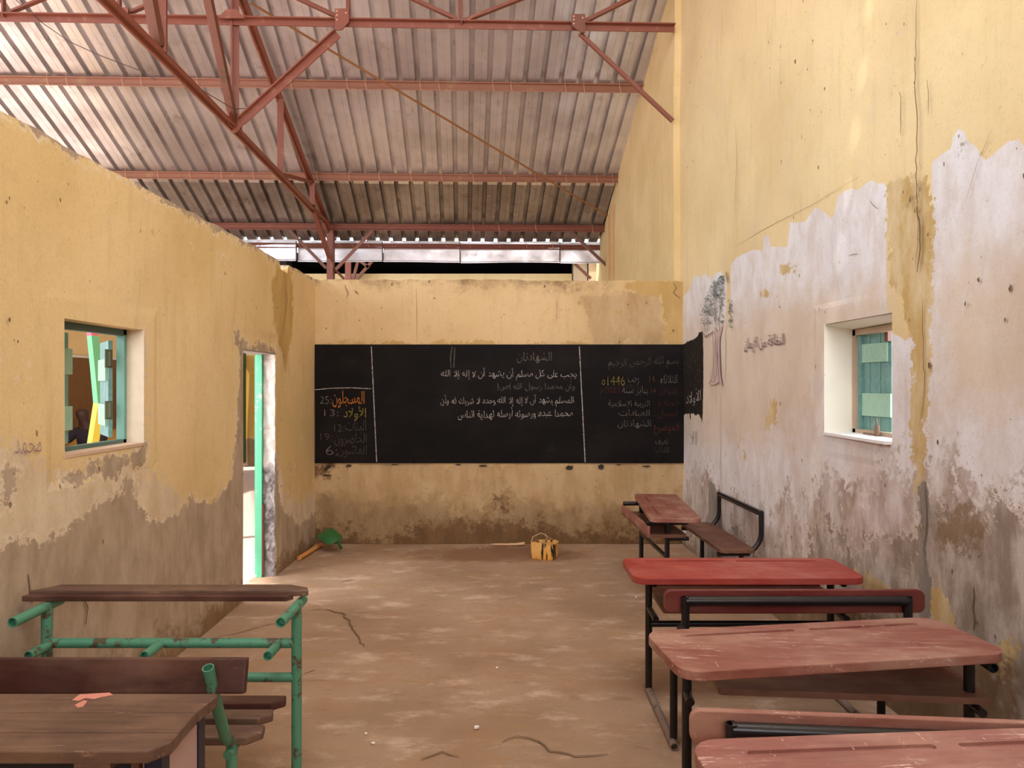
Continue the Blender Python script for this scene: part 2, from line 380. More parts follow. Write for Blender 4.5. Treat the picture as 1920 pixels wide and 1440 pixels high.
def wall(name, P, ul, vl, top, holes, regions, mat, thick, cracks=(), chips=(), jag=0.0, extra_mat=None, label=None):
    us = sorted(set([round(u, 4) for u in ul]+[round(x, 4) for h in holes for x in h[:2]]))
    vs = sorted(set([round(v, 4) for v in vl]+[round(x, 4) for h in holes for x in h[2:]]))
    nu, nv = len(us), len(vs)
    tops = np.array([top(u) for u in us])
    jg = np.convolve(rng.normal(0, jag, nu+4), [.2, .2, .2, .2, .2], 'valid')[:nu] if jag else np.zeros(nu)
    U = np.repeat(np.array(us)[:, None], nv, 1); V = np.repeat(np.array(vs)[None, :], nu, 0)
    V = np.minimum(V, (tops+jg)[:, None])
    # depth wobble of the hand plastered face
    D = .006*np.sin(U*2.1+1.3*V)+.004*np.sin(U*5.3-3.1*V+1)
    for h in holes:
        near = (U > h[0]-.12) & (U < h[1]+.12) & (V > h[2]-.12) & (V < h[3]+.12); D[near] *= .2
    vid = lambda i, j: i*nv+j
    verts = [P(U[i, j], V[i, j], D[i, j]) for i in range(nu) for j in range(nv)]
    off = len(verts)
    verts += [P(U[i, j], V[i, j], -thick) for i in range(nu) for j in range(nv)]
    faces = []; edge = {}
    for i in range(nu-1):
        for j in range(nv-1):
            if V[i, j+1]-V[i, j] < 1e-5 and V[i+1, j+1]-V[i+1, j] < 1e-5: continue
            cu, cv = (us[i]+us[i+1])/2, (vs[j]+vs[j+1])/2
            if any(h[0] < cu < h[1] and h[2] < cv < h[3] for h in holes): continue
            q = (vid(i, j), vid(i+1, j), vid(i+1, j+1), vid(i, j+1))
            faces.append(q); faces.append(tuple(off+k for k in q[::-1]))
            for a, b in zip(q, q[1:]+q[:1]):
                if (b, a) in edge: del edge[(b, a)]
                else: edge[(a, b)] = 1
    for a, b in edge: faces.append((b, a, off+a, off+b))
    mi = [0]*len(faces)
    for pts, w in cracks:
        rv, rf = ribbon(wobble(pts, w*.9), w); n0 = len(verts)
        verts += [P(u, v, .0125) for u, v in rv]; faces += [tuple(k+n0 for k in f) for f in rf]; mi += [1]*len(rf)
    for (u, v, r) in chips:
        k = 7; n0 = len(verts); a0 = random.random()*6
        r *= .62; verts += [P(u+r*random.uniform(.35, 1)*math.cos(a0+2*PI*i/k)*.6, v+r*random.uniform(.5, 1.1)*math.sin(a0+2*PI*i/k), .0125) for i in range(k)]
        faces.append(tuple(range(n0, n0+k))); mi.append(1)
    o = mesh_obj(name, verts, faces, mat, mats=[mat, M_CRACK], mat_idx=mi)
    bm = bmesh.new(); bm.from_mesh(o.data); bmesh.ops.recalc_face_normals(bm, faces=[f for f in bm.faces if f.material_index == 0]); bm.to_mesh(o.data); bm.free()
    Uf = np.concatenate([U.ravel()]*2+[np.zeros(len(verts)-2*off)]); Vf = np.concatenate([V.ravel()]*2+[np.zeros(len(verts)-2*off)])
    for k, polys in regions.items():
        a = o.data.attributes.new(k, 'FLOAT', 'POINT'); a.data.foreach_set('value', sdf(polys, Uf, Vf).astype(np.float32))
    struct(o, label)
    return o
def steps(a, b, s): return list(np.linspace(a, b, int(abs(b-a)/s)+1))
def pxl(pts, fn): return [fn(*p) for p in pts]
def rect_chips(n, u0, u1, v0, v1, r0=.006, r1=.02):
    return [(random.uniform(u0, u1), random.uniform(v0, v1), random.uniform(r0, r1)) for _ in range(n)]
def fence_poly(pts, fn, low=-.5):
    """region below a boundary line given in photo points"""
    q = pxl(pts, fn); return [q[0][:1]+(low,)]+q+[q[-1][:1]+(low,)]

# ---------------------------------------------------------------- the room's shell
# left partition
WIN1 = (3.22, 3.916, 1.318, 1.948); DOOR1 = (5.36, 6.10, -.05, 1.915)
def left_top(u):
    if 6.22 < u < 6.45: return 2.66
    return 2.735+.004*math.sin(u*7)+.004*math.sin(u*17)
lp = lambda *p: pxl(p, uv_left)
left_regions = {
 'pale': [fence_poly([(-900, 700), (0, 850), (60, 862), (120, 885), (200, 882), (262, 870), (285, 880), (320, 900), (342, 935), (352, 975), (390, 960), (415, 930), (440, 900), (458, 900), (520, 850), (528, 930), (560, 940), (592, 925)], uv_left),
          lp((272, 620), (262, 620), (266, 838), (274, 838))],
 'mud': [fence_poly([(-900, 900), (0, 1022), (60, 1010), (100, 1003), (135, 985), (180, 950), (215, 930), (242, 935), (270, 962), (300, 985), (335, 965), (360, 930), (395, 948), (424, 915), (434, 885), (438, 845), (443, 790), (448, 720), (450, 690), (452, 630), (462, 640), (462, 1140)], uv_left),
         lp((118, 893), (130, 882), (200, 868), (240, 852), (272, 838), (273, 870), (225, 880), (180, 890), (140, 900)),
         lp((0, 890), (18, 880), (30, 885), (22, 930), (0, 955)), lp((232, 905), (250, 890), (255, 930), (240, 950)),
         [(2.2, 2.722), (7.4, 2.722), (7.4, 2.9), (2.2, 2.9)], lp((440, 622), (450, 620), (448, 650), (442, 645)), lp((470, 652), (485, 648), (500, 655), (515, 656), (515, 660), (465, 658)),
         fence_poly([(516, 860), (522, 930), (530, 960), (548, 965), (560, 985), (575, 975), (592, 960)], uv_left)],
 'ochre': [lp((508, 540), (520, 500), (545, 500), (552, 560), (548, 640), (535, 690), (522, 640), (512, 600))],
 'dirt': [fence_poly([(-900, 1400), (60, 1290), (340, 1200), (455, 1100)], uv_left), fence_poly([(516, 1050), (592, 1000)], uv_left)],
}
left_cracks = [(pxl([(530, 500), (533, 530), (536, 560), (531, 600), (530, 625)], uv_left), .010),
               (pxl([(520, 640), (530, 660), (528, 700)], uv_left), .006), (pxl([(155, 1125), (158, 1140), (156, 1170)], uv_left), .010),
               (pxl([(448, 640), (450, 700), (452, 790)], uv_left), .006), (pxl([(48, 1080), (50, 1105), (55, 1130)], uv_left), .008)]
left_chips = [(*uv_left(x, y), r) for x, y, r in ((108, 375, .02), (123, 345, .012), (65, 340, .01), (12, 372, .014), (12, 600, .02), (28, 640, .016), (40, 390, .01),
              (120, 300, .008), (330, 350, .01), (385, 400, .01), (395, 390, .008), (300, 305, .008), (360, 372, .01), (500, 470, .01), (390, 450, .012), (430, 500, .01), (215, 380, .008))]
left_chips += rect_chips(46, 2.3, 7.2, 1.2, 2.7, .004, .012)
wall('wall_left', P_left, steps(-3, 2, .25)+steps(2, 7.5, .045), steps(-.04, 2.80, .045), left_top, [WIN1, DOOR1], left_regions, M_LEFT, .15, left_cracks, left_chips, jag=.009)
# front partition
fpx = lambda *p: pxl(p, uv_front)
front_regions = {
 'pale': [fence_poly([(585, 872), (640, 866), (1284, 866)], uv_front), fpx((1180, 545), (1240, 548), (1250, 650), (1120, 640), (1100, 560))],
 'mudf': [[(-2.1, 2.712), (1.0, 2.708), (1.0, 2.9), (-2.1, 2.9)], fence_poly([(585, 935), (640, 930), (700, 950), (800, 945), (900, 960), (1000, 950), (1100, 945), (1200, 950), (1284, 935)], uv_front)],
 'ochre': [fpx((1175, 526), (1284, 523), (1284, 660), (1262, 660), (1245, 640), (1240, 556), (1200, 550), (1172, 540)), fpx((1155, 582), (1168, 582), (1166, 588), (1156, 588)), fpx((592, 641), (900, 641), (1120, 643), (1120, 647), (592, 647))],
 'dirt': [fence_poly([(585, 1000), (700, 1005), (850, 985), (960, 975), (1060, 1000), (1284, 990)], uv_front), fpx((925, 925), (940, 930), (948, 955), (935, 962), (925, 950)), fpx((585, 872), (640, 872), (600, 890), (586, 885))],
}
front_cracks = [(pxl([(1262, 530), (1268, 540), (1262, 550), (1275, 560)], uv_front), .008), (pxl([(648, 535), (652, 550), (650, 560)], uv_front), .008),
                (pxl([(781, 540), (782, 640)], uv_front), .003), (pxl([(665, 545), (672, 552), (668, 545)], uv_front), .008), (pxl([(1045, 560), (1043, 600)], uv_front), .003)]
front_chips = [(*uv_front(x, y), r) for x, y, r in ((1021, 537, .03), (1161, 642, .03), (655, 637, .016), (796, 620, .01), (945, 590, .016), (941, 595, .012), (632, 565, .014), (1212, 568, .02),
               (735, 533, .03), (805, 528, .03), (1262, 620, .03), (1050, 640, .008), (902, 540, .014), (1130, 540, .01), (1178, 642, .014), (1080, 545, .01), (1148, 572, .008))]
front_chips += rect_chips(60, -2, 1.7, 1.7, 2.7, .004, .012)+rect_chips(60, -2, 1.7, .1, .8, .005, .018)
# black paint blobs under the board
wall('wall_front', P_front, steps(-2.05, 1.80, .04), steps(-.04, 2.78, .04), lambda u: 2.722-.004*u+(.0 if u > .75 else .004*math.sin(u*23)), [], front_regions, M_FRONT, .2, front_cracks, front_chips, jag=.01)
# right wall, nearer part up to the step
WIN2 = (3.60, 4.31, 1.346, 2.012)
rp = lambda *p: pxl(p, uv_right)
border = [(1281, 556), (1290, 545), (1301, 516), (1311, 521), (1322, 512), (1328, 522), (1352, 507), (1355, 518), (1362, 516), (1363, 560), (1358, 700), (1364, 702), (1370, 560), (1369, 497),
          (1383, 480), (1413, 468), (1432, 472), (1434, 443), (1444, 440), (1446, 462), (1478, 463), (1481, 418), (1510, 415), (1520, 400), (1530, 386), (1545, 396), (1562, 412), (1569, 384), (1572, 365),
          (1600, 351), (1606, 362), (1612, 352), (1633, 338), (1640, 344), (1659, 343), (1662, 560), (1668, 620), (1700, 640), (1745, 560), (1744, 300), (1782, 278), (1788, 254), (1806, 232), (1812, 262), (1830, 270), (1846, 300), (1852, 298), (1892, 265), (1915, 262), (1925, 285), (2300, 180), (3000, 100)]
right_regions = {
 'pale': [fence_poly(border, uv_right)],
 'tan': [rp((1281, 600), (1370, 600), (1500, 560), (1660, 560), (1540, 720), (1530, 800), (1400, 830), (1281, 820)), rp((1750, 500), (2100, 400), (2100, 760), (1760, 800))],
 'grime': [fence_poly([(1281, 900), (1330, 905), (1380, 930), (1450, 960), (1500, 930), (1540, 880), (1600, 900), (1660, 850), (1700, 840), (1790, 850), (1850, 900), (2200, 850)], uv_right)],
 'mud': [fence_poly([(1281, 1000), (1380, 1010), (1440, 1060), (1540, 1000), (1600, 1040), (1680, 1000), (1750, 980), (1800, 1000), (1860, 960), (2200, 1000)], uv_right)],
 'ochre': [rp((1665, 345), (1742, 320), (1756, 420), (1752, 480), (1742, 600), (1748, 700), (1738, 780), (1740, 880), (1722, 920), (1712, 800), (1712, 640), (1690, 560), (1668, 520)),
           rp((1605, 1060), (1640, 1080), (1670, 1110), (1665, 1140), (1600, 1080)), rp((1745, 1120), (1765, 1100), (1790, 1160), (1770, 1200), (1750, 1160)), rp((1840, 1200), (1920, 1180), (1920, 1290), (1850, 1260)),
           rp((1456, 745), (1452, 790), (1438, 800), (1446, 750)), rp((1427, 550), (1442, 548), (1442, 555), (1428, 556)), rp((1468, 500), (1492, 500), (1490, 507), (1470, 508)),
           rp((1384, 835), (1388, 833), (1400, 850), (1398, 855))],
 'grey': [rp((1723, 903), (1741, 896), (1742, 950), (1741, 1000), (1735, 1045), (1747, 1090), (1742, 1180), (1746, 1240), (1728, 1240), (1724, 1160), (1722, 1060), (1730, 980)),
          rp((1331, 905), (1338, 900), (1345, 920), (1352, 915), (1358, 1000), (1350, 1050), (1320, 1055), (1318, 1000), (1330, 960))],
 'dirt': [fence_poly([(1281, 1020), (1440, 1100), (1700, 1180), (1900, 1260)], uv_right), rp((1745, 990), (1830, 960), (1860, 1000), (1800, 1040))],
 'black': [rp((1280, 645), (1290, 640), (1300, 636), (1306, 630), (1309, 622), (1316, 622), (1318, 700), (1318, 778), (1314, 782), (1310, 776), (1304, 779), (1298, 775), (1280, 777)),
           rp((1315, 778), (1318, 778), (1317, 795), (1315.5, 795)), rp((1292, 775), (1295, 775), (1294, 788), (1293, 788))],
}
right_cracks = [(pxl([(1723, 0), (1724, 60), (1720, 140), (1723, 200), (1725, 260), (1722, 300), (1724, 380), (1728, 420), (1722, 500)], uv_right), .007),
                (pxl([(1722, 385), (1730, 430), (1728, 470), (1724, 510)], uv_right), .011), (pxl([(1734, 560), (1736, 640), (1735, 690), (1738, 700), (1735, 760), (1730, 790)], uv_right), .005),
                (pxl([(1353, 735), (1353, 850), (1355, 925)], uv_right), .006), (pxl([(1692, 170), (1694, 200), (1693, 250)], uv_right), .006),
                (pxl([(1743, 150), (1746, 190), (1745, 215)], uv_right), .004), (pxl([(1382, 228), (1384, 300), (1381, 370), (1380, 440)], uv_right), .005),
                (pxl([(1365, 512), (1367, 530)], uv_right), .022), (pxl([(1364, 600), (1363, 720)], uv_right), .006), (pxl([(1740, 905), (1742, 975), (1736, 1030), (1744, 1070)], uv_right), .006),
                (pxl([(1832, 1100), (1830, 1180)], uv_right), .009), (pxl([(1380, 462), (1450, 422), (1526, 384), (1614, 332)], uv_right), .0025), (pxl([(1635, 378), (1650, 392)], uv_right), .004),
                (pxl([(1595, 480), (1612, 476)], uv_right), .004), (pxl([(1866, 240), (1840, 300), (1815, 380)], uv_right), .002)]
right_chips = [(*uv_right(x, y), r) for x, y, r in ((1494, 115, .03), (1418, 118, .018), (1428, 128, .012), (1600, 168, .014), (1490, 60, .01), (1720, 110, .016), (1719, 155, .014), (1666, 45, .014), (1700, 45, .016),
               (1664, 290, .01), (1803, 255, .016), (1775, 308, .018), (1484, 495, .012), (1578, 492, .01), (1548, 462, .01), (1418, 700, .010), (1540, 580, .018), (1550, 585, .016), (1465, 575, .018), (1400, 605, .016),
               (1840, 525, .03), (1815, 570, .02), (1900, 540, .03), (1890, 600, .02), (1763, 828, .02), (1710, 600, .016), (1747, 685, .03), (1540, 590, .01), (1925, 330, .02), (1664, 910, .02), (1322, 793, .012), (1745, 440, .02), (1711, 375, .03), (1720, 395, .02), (1698, 360, .02))]
right_chips += rect_chips(90, 2.4, 7.3, 1.3, 5.2, .004, .012)+rect_chips(70, 2.4, 7.3, .1, 1.3, .005, .02)
RO = Vector((-2.85, 8.63, 5.38)); RM = .41; PE = .032
def roof_h(X, Y): return RO.z-RM*(Y-RO.y-PE*(X-RO.x))
RIDGE_Y = 2.6
def any_roof_h(X, Y):
    yr = RIDGE_Y+PE*(X-RO.x)
    return roof_h(X, Y) if Y > yr else roof_h(X, yr)-RM*(yr-Y)
wall('wall_right', P_right, steps(-3, 2.3, .3)+steps(2.3, EDGE_Y, .033), steps(-.04, 2.8, .033)+steps(2.86, 7.9, .12), lambda u: any_roof_h(right_x(u), u)+.03, [WIN2], right_regions, M_RIGHT, .2, right_cracks, right_chips)
def far_x(Y): return 1.690+RK*(Y-7.4)
P_fr = lambda u, v, d=0: (far_x(u)-d, u, v)
wall('wall_right_far', P_fr, steps(EDGE_Y, 12.5, .1), steps(-.04, 6.4, .1), lambda u: roof_h(far_x(u), u)+.03, [], {}, M_FAR, .27,
     [([(7.8, 3.2), (7.85, 4.2)], .004)], rect_chips(50, 7.5, 12.2, 2.6, 6, .006, .02))
# floor and ground
def sheet(name, x0, x1, y0, y1, step, mat, amp=.0):
    xs = steps(x0, x1, step); ys = steps(y0, y1, step); nx, ny = len(xs), len(ys)
    vs = [(x, y, amp*(math.sin(x*2.3+y)*.5+math.sin(y*3.1-x*1.7)*.5)) for x in xs for y in ys]
    fs = [(i*ny+j, (i+1)*ny+j, (i+1)*ny+j+1, i*ny+j+1) for i in range(nx-1) for j in range(ny-1)]
    return mesh_obj(name, vs, fs, mat, smooth=True)
fl = struct(sheet('floor', -2.2, 2.2, -3.2, 7.5, .1, M_FLOOR, .004))
vs, fs = [], []
def hp(x, y): p = at_h(x, y, 0); return (p.x, p.y)
for pts, w in (([(580, 1146), (610, 1144), (640, 1150), (655, 1165), (662, 1185), (672, 1195), (682, 1215)], .014), ([(395, 1195), (440, 1190), (480, 1178), (525, 1168)], .007),
               ([(940, 1395), (965, 1382), (1010, 1390), (1030, 1410), (1080, 1420), (1140, 1415)], .010), ([(790, 1425), (830, 1412), (860, 1420)], .008), ([(570, 1265), (590, 1258)], .006),
               ([(640, 1092), (668, 1088)], .012), ([(1040, 1300), (1080, 1296)], .004)):
    rv, rf = ribbon(wobble([hp(*p) for p in pts], w*.8), w); n0 = len(vs)
    vs += [(x, y, .0065) for x, y in rv]; fs += [tuple(k+n0 for k in f) for f in rf]
fc = mesh_obj('floor_crack', vs, fs, M_CRACK, parent=fl); fc['kind'] = 'structure'
gr = struct(sheet('ground', -40, -2.2, -30, 40, 2.0, M_SAND)); gr.location.z = -.02
g2 = struct(sheet('ground', -2.2, 1.4, 7.5, 40, 2.5, M_SAND)); g2.location.z = -.02
g3 = struct(sheet('ground', 2.2, 30, -30, 40, 2.5, M_SAND)); g3.location.z = -.02
g4 = struct(sheet('ground', -2.2, 2.2, -30, -3.2, 2.5, M_SAND)); g4.location.z = -.02
# back partition behind the viewer, as low as the others
mb = MB(); mb.box((-2.2, -3.2, 0), (2.2, -3.0, 2.73)); struct(mb.build('wall_back', M_FAR))
mb = MB(); mb.box((-3.95, 12.55, -.05), (1.06, 12.75, 3.6))
o = struct(mb.build('wall_rear', M_FAR))
mb = MB(); mb.box((1.08, 12.45, -.05), (1.32, 12.8, 3.86)); mb.box((1.34, 12.4, -.05), (1.62, 12.8, 3.9)); struct(mb.build('trim_1', simple('pale_blocks', rgb(214, 190, 158), .95, var=.15, scale=6)))
# neighbouring dark room beyond the eave
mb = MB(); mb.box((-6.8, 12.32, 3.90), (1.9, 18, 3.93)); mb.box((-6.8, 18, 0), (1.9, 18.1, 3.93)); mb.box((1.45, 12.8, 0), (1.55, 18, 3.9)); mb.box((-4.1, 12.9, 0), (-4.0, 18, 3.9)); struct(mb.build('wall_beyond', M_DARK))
# roof sheeting, seen from below
def roof_slope(name, sgn):
    er = Vector((-.0676, 1, -RM-.0676*RM*PE*0)); ep = Vector((1, PE, 0))
    # rib phase from the photo
    def hit(px, py):
        r = ray(px, py); # EYE + r.z t = RO.z - RM*(t - RO.y - PE*(r.x t - RO.x))
        t = (RO.z+RM*RO.y-RM*PE*RO.x-EYE)/(r.z+RM-RM*PE*r.x); return Vector((r.x*t, t, EYE+r.z*t))
    def to_ab(p):  # p = RO + a*ep + b*er
        d = p-RO; det = ep.x*er.y-ep.y*er.x
        return ((d.x*er.y-d.y*er.x)/det, (ep.x*d.y-ep.y*d.x)/det)
    a0 = to_ab(hit(659.5, 179.5))[0]; per = .219
    k0 = int((-4.6-a0)/per); k1 = int((4.9-a0)/per)
    prof = []
    for k in range(k0, k1+1):
        a = a0+k*per
        prof += [(a-.066, 0), (a-.055, .064), (a-.011, .064), (a, 0)]
        prof += [(a+.083, .0), (a+.085, .003), (a+.087, .0)]
    b0 = (RIDGE_Y-RO.y); b1 = 3.25
    if sgn > 0: bs = steps(b0, b1, .45)
    else: bs = [b0, b0-7.6]
    nrm = Vector((0, RM, 1)).normalized()
    vs = []
    for b in bs:
        for (a, h) in prof:
            p = RO+ep*a+er*b
            if sgn < 0:
                yr = RO+ep*a+er*b0; p = Vector((p.x, p.y, yr.z-(yr.y-p.y)*RM)); p += Vector((0, -RM, 1)).normalized()*h
            else: p += nrm*h
            vs.append(p)
    m = len(prof); fs = [(i*m+j, i*m+j+1, (i+1)*m+j+1, (i+1)*m+j) for i in range(len(bs)-1) for j in range(m-1)]
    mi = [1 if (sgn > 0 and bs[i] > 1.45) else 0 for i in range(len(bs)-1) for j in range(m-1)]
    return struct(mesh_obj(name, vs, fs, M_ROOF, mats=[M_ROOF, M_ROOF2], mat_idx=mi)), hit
o, roof_hit = roof_slope('ceiling', 1)
roof_slope('ceiling', -1)

# ---------------------------------------------------------------- purlins
def plane_pt(X, Y, drop=0): return Vector((X, Y, roof_h(X, Y)-drop))
names = ['reddish steel purlin under the sheets just above the eave', 'reddish steel purlin crossing behind the truss foot, second up from the eave', 'brown steel purlin crossing mid roof, third up from the eave',
         'brown steel purlin high on the roof, next below the tie bar', 'brown steel purlin nearest the ridge, above the tie bar']
pur_y = [11.84, 11.42, 10.27, 8.66, 7.05]
hooks = [(438, 484, 560, 610, 660, 690, 735, 786, 836, 880, 935, 986, 1035), (887, 935, 1004, 1110), (237, 297, 357, 416, 476, 534, 595, 655, 711, 771, 828, 887, 945, 1003, 1061, 1118, 1148), (91, 127, 231, 266, 371, 546, 651, 686, 788, 823, 924, 958, 1059, 1094, 1161), ()]
for k, (y0, nm) in enumerate(zip(pur_y, names)):
    xr = far_x(y0)+.05 if y0 > 7.4 else right_x(y0)-.01
    root = empty('roof_purlin', plane_pt(-2.85, y0, .055)); tag(root, nm, 'purlin', 'purlins carrying the roof sheets')
    yy = lambda X: y0+PE*(X-RO.x)
    dr_ = .055 if k else .105
    mb = MB(); mb.sweep([plane_pt(X, yy(X), dr_)-root.location for X in (-6.7, -5, -2.9, 0, xr)], CPROF(.055, .105, .012) if k else CPROF(.05, .075, .01), up=(0, -RM, 1))
    mb.build('channel', M_PURLIN if k in (2, 3, 4) else M_TRUSS, root)
    for hx in hooks[k]:
        r = ray(hx, 0); X = r.x*y0/(1-0*r.x); Y = yy(X); X = r.x*Y
        p = plane_pt(X, Y)-root.location; d = Vector((0, -1, RM*1)).normalized()
        mb = MB(); mb.tube([p+d*.035, p+d*.036+Vector((0, 0, -.06)), p+d*.03+Vector((.012, 0, -.12)), p+Vector((.03, .02, -.135))], .0035, 6)
        mb.build('hook_bolt', M_TIE, root)
# ---------------------------------------------------------------- main truss (runs towards the viewer)
TX0 = -2.685; TK = -.02
def tp(px, py):
    r = ray(px, py); t = TX0/(r.x-TK); return Vector((r.x*t, t, EYE+r.z*t))
base = Vector((-2.91, 11.40, 0))
tr = empty('roof_truss', base); tag(tr, 'oxide red steel truss running up towards the viewer above the left partition', 'truss')
def member(name, a, b, prof, mat=M_TRUSS, parent=tr, up=(1, 0, 0), ext=0, base=base):
    d = (b-a).normalized(); mb = MB(); mb.sweep([a-d*ext-base, b+d*ext-base], prof, up=up); return mb.build(name, mat, parent)
n_near = lambda H, Y: Vector((TX0+TK*Y, Y, H))
bch = 4.26
topc = lambda Y: roof_h(TX0+TK*Y, Y)-.16
member('top_chord', n_near(topc(3.2), 3.2), n_near(topc(11.35), 11.35), TPROF(.10, .075, .022))
b_nodes = [n_near(4.31, 3.0), n_near(4.29, 5.67), n_near(4.27, 7.25), n_near(4.235, 8.77), n_near(4.19, 10.26), n_near(4.20, 11.3)]
mb = MB(); mb.sweep([p-base for p in b_nodes], TPROF(.095, .07, .02), up=(1, 0, 0)); mb.build('bottom_chord', M_TRUSS, tr)
def yat(Y, H): return n_near(H, Y)
for Y in (3.0, 4.3, 5.67, 7.25, 8.77, 10.26):
    bh = 4.235 if Y > 8 else 4.29
    member('vertical_web', yat(Y, bh), yat(Y, topc(Y)), LPROF(.075, .075, .014) if Y != 7.25 else TPROF(.085, .08, .02), M_TRUSS, up=(1, .3, 0))
member('diagonal_web', yat(7.22, 4.31), yat(5.75, topc(5.75)), LPROF(.075, .07, .016), M_TRUSS2)
member('diagonal_web', yat(5.62, 4.33), yat(4.35, topc(4.35)), LPROF(.09, .075, .02), M_TRUSS2)
member('diagonal_web', yat(8.77, 4.24), yat(10.24, topc(10.24)), LPROF(.05, .05, .012))
member('end_web', tp(588, 398), yat(11.36, 3.62), LPROF(.06, .08, .014))
mb = MB(); mb.sweep([Vector((0, 0, 2.4)), Vector((0, 0, topc(11.4)+.06))], CPROF(.10, .13, .016), up=(0, 1, 0)); mb.build('end_post', M_TRUSS, tr)
mb = MB()
for (a, b) in (((7.25, 4.27), .17),):
    Y, H = a; c0 = n_near(H, Y)-base
    mb.box((c0.x-.008, c0.y-b, c0.z-.03), (c0.x+.008, c0.y+b, c0.z+.10))
mb.prism([(-.06, .12), (.20, .12), (.16, .09), (.03, -.06), (-.03, -.06)], -.008, .008, Matrix.Translation((n_near(0, 7.25).x-base.x, 7.25-11.4-.03, 4.27)) @ Matrix.Rotation(PI/2, 4, 'X'))
mb.build('gusset_plate', M_TRUSS, tr)
# knee braces spreading from the post up to the purlin
for a, b in (((612, 503), (543, 432)), ((630, 505), (697, 434))):
    A = at_y(*a, 11.38); B = at_y(*b, 11.32); member('knee_brace', A, B, LPROF(.045, .045, .01), M_TRUSS if b[0] > 600 else M_TRUSS2)
member('knee_brace', at_y(628, 506, 11.42), at_y(645, 524, 11.5), LPROF(.04, .04, .01), M_TRUSS)
# ---------------------------------------------------------------- cross bracing frame at the tie bar
TY = lambda X: 7.34+PE*(X-1.7)
def cb(px, py):
    r = ray(px, py); t = (7.34-PE*1.7)/(1-PE*r.x); return Vector((r.x*t, t, EYE+r.z*t))
cbase = Vector((-.6, TY(-.6), 5.38))
cx = empty('bracing_frame', cbase); tag(cx, 'red tie bar with gussets and slanting struts spanning the room below the roof', 'bracing')
TB = 5.335
def cbx(px): return at_y(px, 0, 1).x*cb(px, 50).y
Xn = {q: cb(q, 50).x for q in (4, 222, 437, 641, 863, 1085, 1262)}
CT = lambda X: any_roof_h(X, TY(X))-.12
Pc = lambda X, H: Vector((X, TY(X), H))
mb = MB(); mb.sweep([Pc(-6.6, TB)-cbase, Pc(Xn[1262]+.02, TB)-cbase], LPROF(.06, .072, .012), up=(0, 0, 1)); mb.build('tie_bar', M_TRUSS, cx)
mb = MB(); mb.sweep([Pc(-6.6, CT(-6.6))-cbase, Pc(Xn[1262]+.02, CT(1.6))-cbase], LPROF(.06, .072, .012)); mb.build('upper_bar', M_TRUSS, cx)
kw = dict(parent=cx, base=cbase, up=(0, 1, 0))
for q in (4, 222, 641, 863): member('upright', Pc(Xn[q]+(.06 if q == 641 else 0), TB), Pc(Xn[q]+(.06 if q == 641 else 0), CT(Xn[q])), LPROF(.045, .05, .01), **kw)
for a, b in ((4, 222), (222, 437), (863, 1085), (1085, 1262)): member('strut', Pc(Xn[a]+.03, TB+.04), Pc(Xn[b]-.03, CT(Xn[b])), LPROF(.05, .05, .012), **kw)
for a, b in ((437, 641), (641, 863)): member('strut', Pc(Xn[a]+.06+(.1 if a == 641 else 0), CT(Xn[a])), Pc(Xn[b]-.04, TB+.06), LPROF(.05, .05, .012), **kw)
member('lower_strut', cb(632, 62), cb(452, 226), LPROF(.085, .06, .014), **kw)
member('lower_strut', cb(1088, 62), cb(1262, 226), LPROF(.05, .045, .012), **kw)
for q, w, h0, h1 in ((643, .07, -.10, .115), (1084, .07, -.09, .10), (437, .14, -.03, .09), (228, .09, -.03, .09)):
    X = cb(q, 50).x; mb = MB()
    if q in (437,): pts = [(-w, 0), (w, 0), (w*.35, h1), (-w*.35, h1)]
    elif q == 1084: pts = [(-w, h1), (w, h1), (w, h0), (w*.4, h0), (-w, -.02)]
    elif q == 643: pts = [(-w, h1), (w, h1), (w, -.02), (0, h0), (-w, h0)]
    else: pts = [(-w*.4, 0), (w, 0), (w, h1), (-w, h1)]
    mb.prism([(X-cbase.x+a, TB-cbase.z+b) for a, b in pts], -.008, .008, Matrix.Translation((0, TY(X)-cbase.y-.04, 0)) @ Matrix.Rotation(PI/2, 4, 'X'))
    g = mb.build('gusset_plate', M_TRUSS if q != 1084 else M_TRUSS2, cx)
    if q in (643, 1084):
        for (a, b) in ((-w*.7, h1*.75), (-w*.7, 0), (-w*.7, h1*.4), (w*.6, h1*.6)):
            mb = MB(); p = Vector((X-cbase.x+a, TY(X)-cbase.y-.052, TB-cbase.z+b)); mb.tube([p, p+Vector((0, .02, 0))], .009, 6); mb.build('bolt', M_TIE, g)
# wind brace rod under the sheets
A = roof_hit(470, -30)-Vector((0, 0, .2)); B = at_y(1139, 404, 11.05)
mb = MB(); mb.tube([A-A, B-A], .013, 8); o = mb.build('wind_brace', M_ROD); o.location = A
tag(o, 'long thin brown rod slanting across the underside of the roof', 'brace')
# knee brace at the far right wall
for a, b, Y, lb in (((1068, 432), (1137, 497), 11.45, 'short red angle brace from second purlin down to the yellow right wall'), ((1078, 494), (1108, 522), 12.3, 'short brown brace below the eave flashing beside the pale block pier')):
    A = at_y(*a, Y); B = at_y(*b, Y); mb = MB(); mb.sweep([A-B, Vector((0, 0, 0))], LPROF(.05, .05, .012), up=(0, 1, 0)); o = mb.build('angle_brace', M_TRUSS2); o.location = B; tag(o, lb, 'brace')
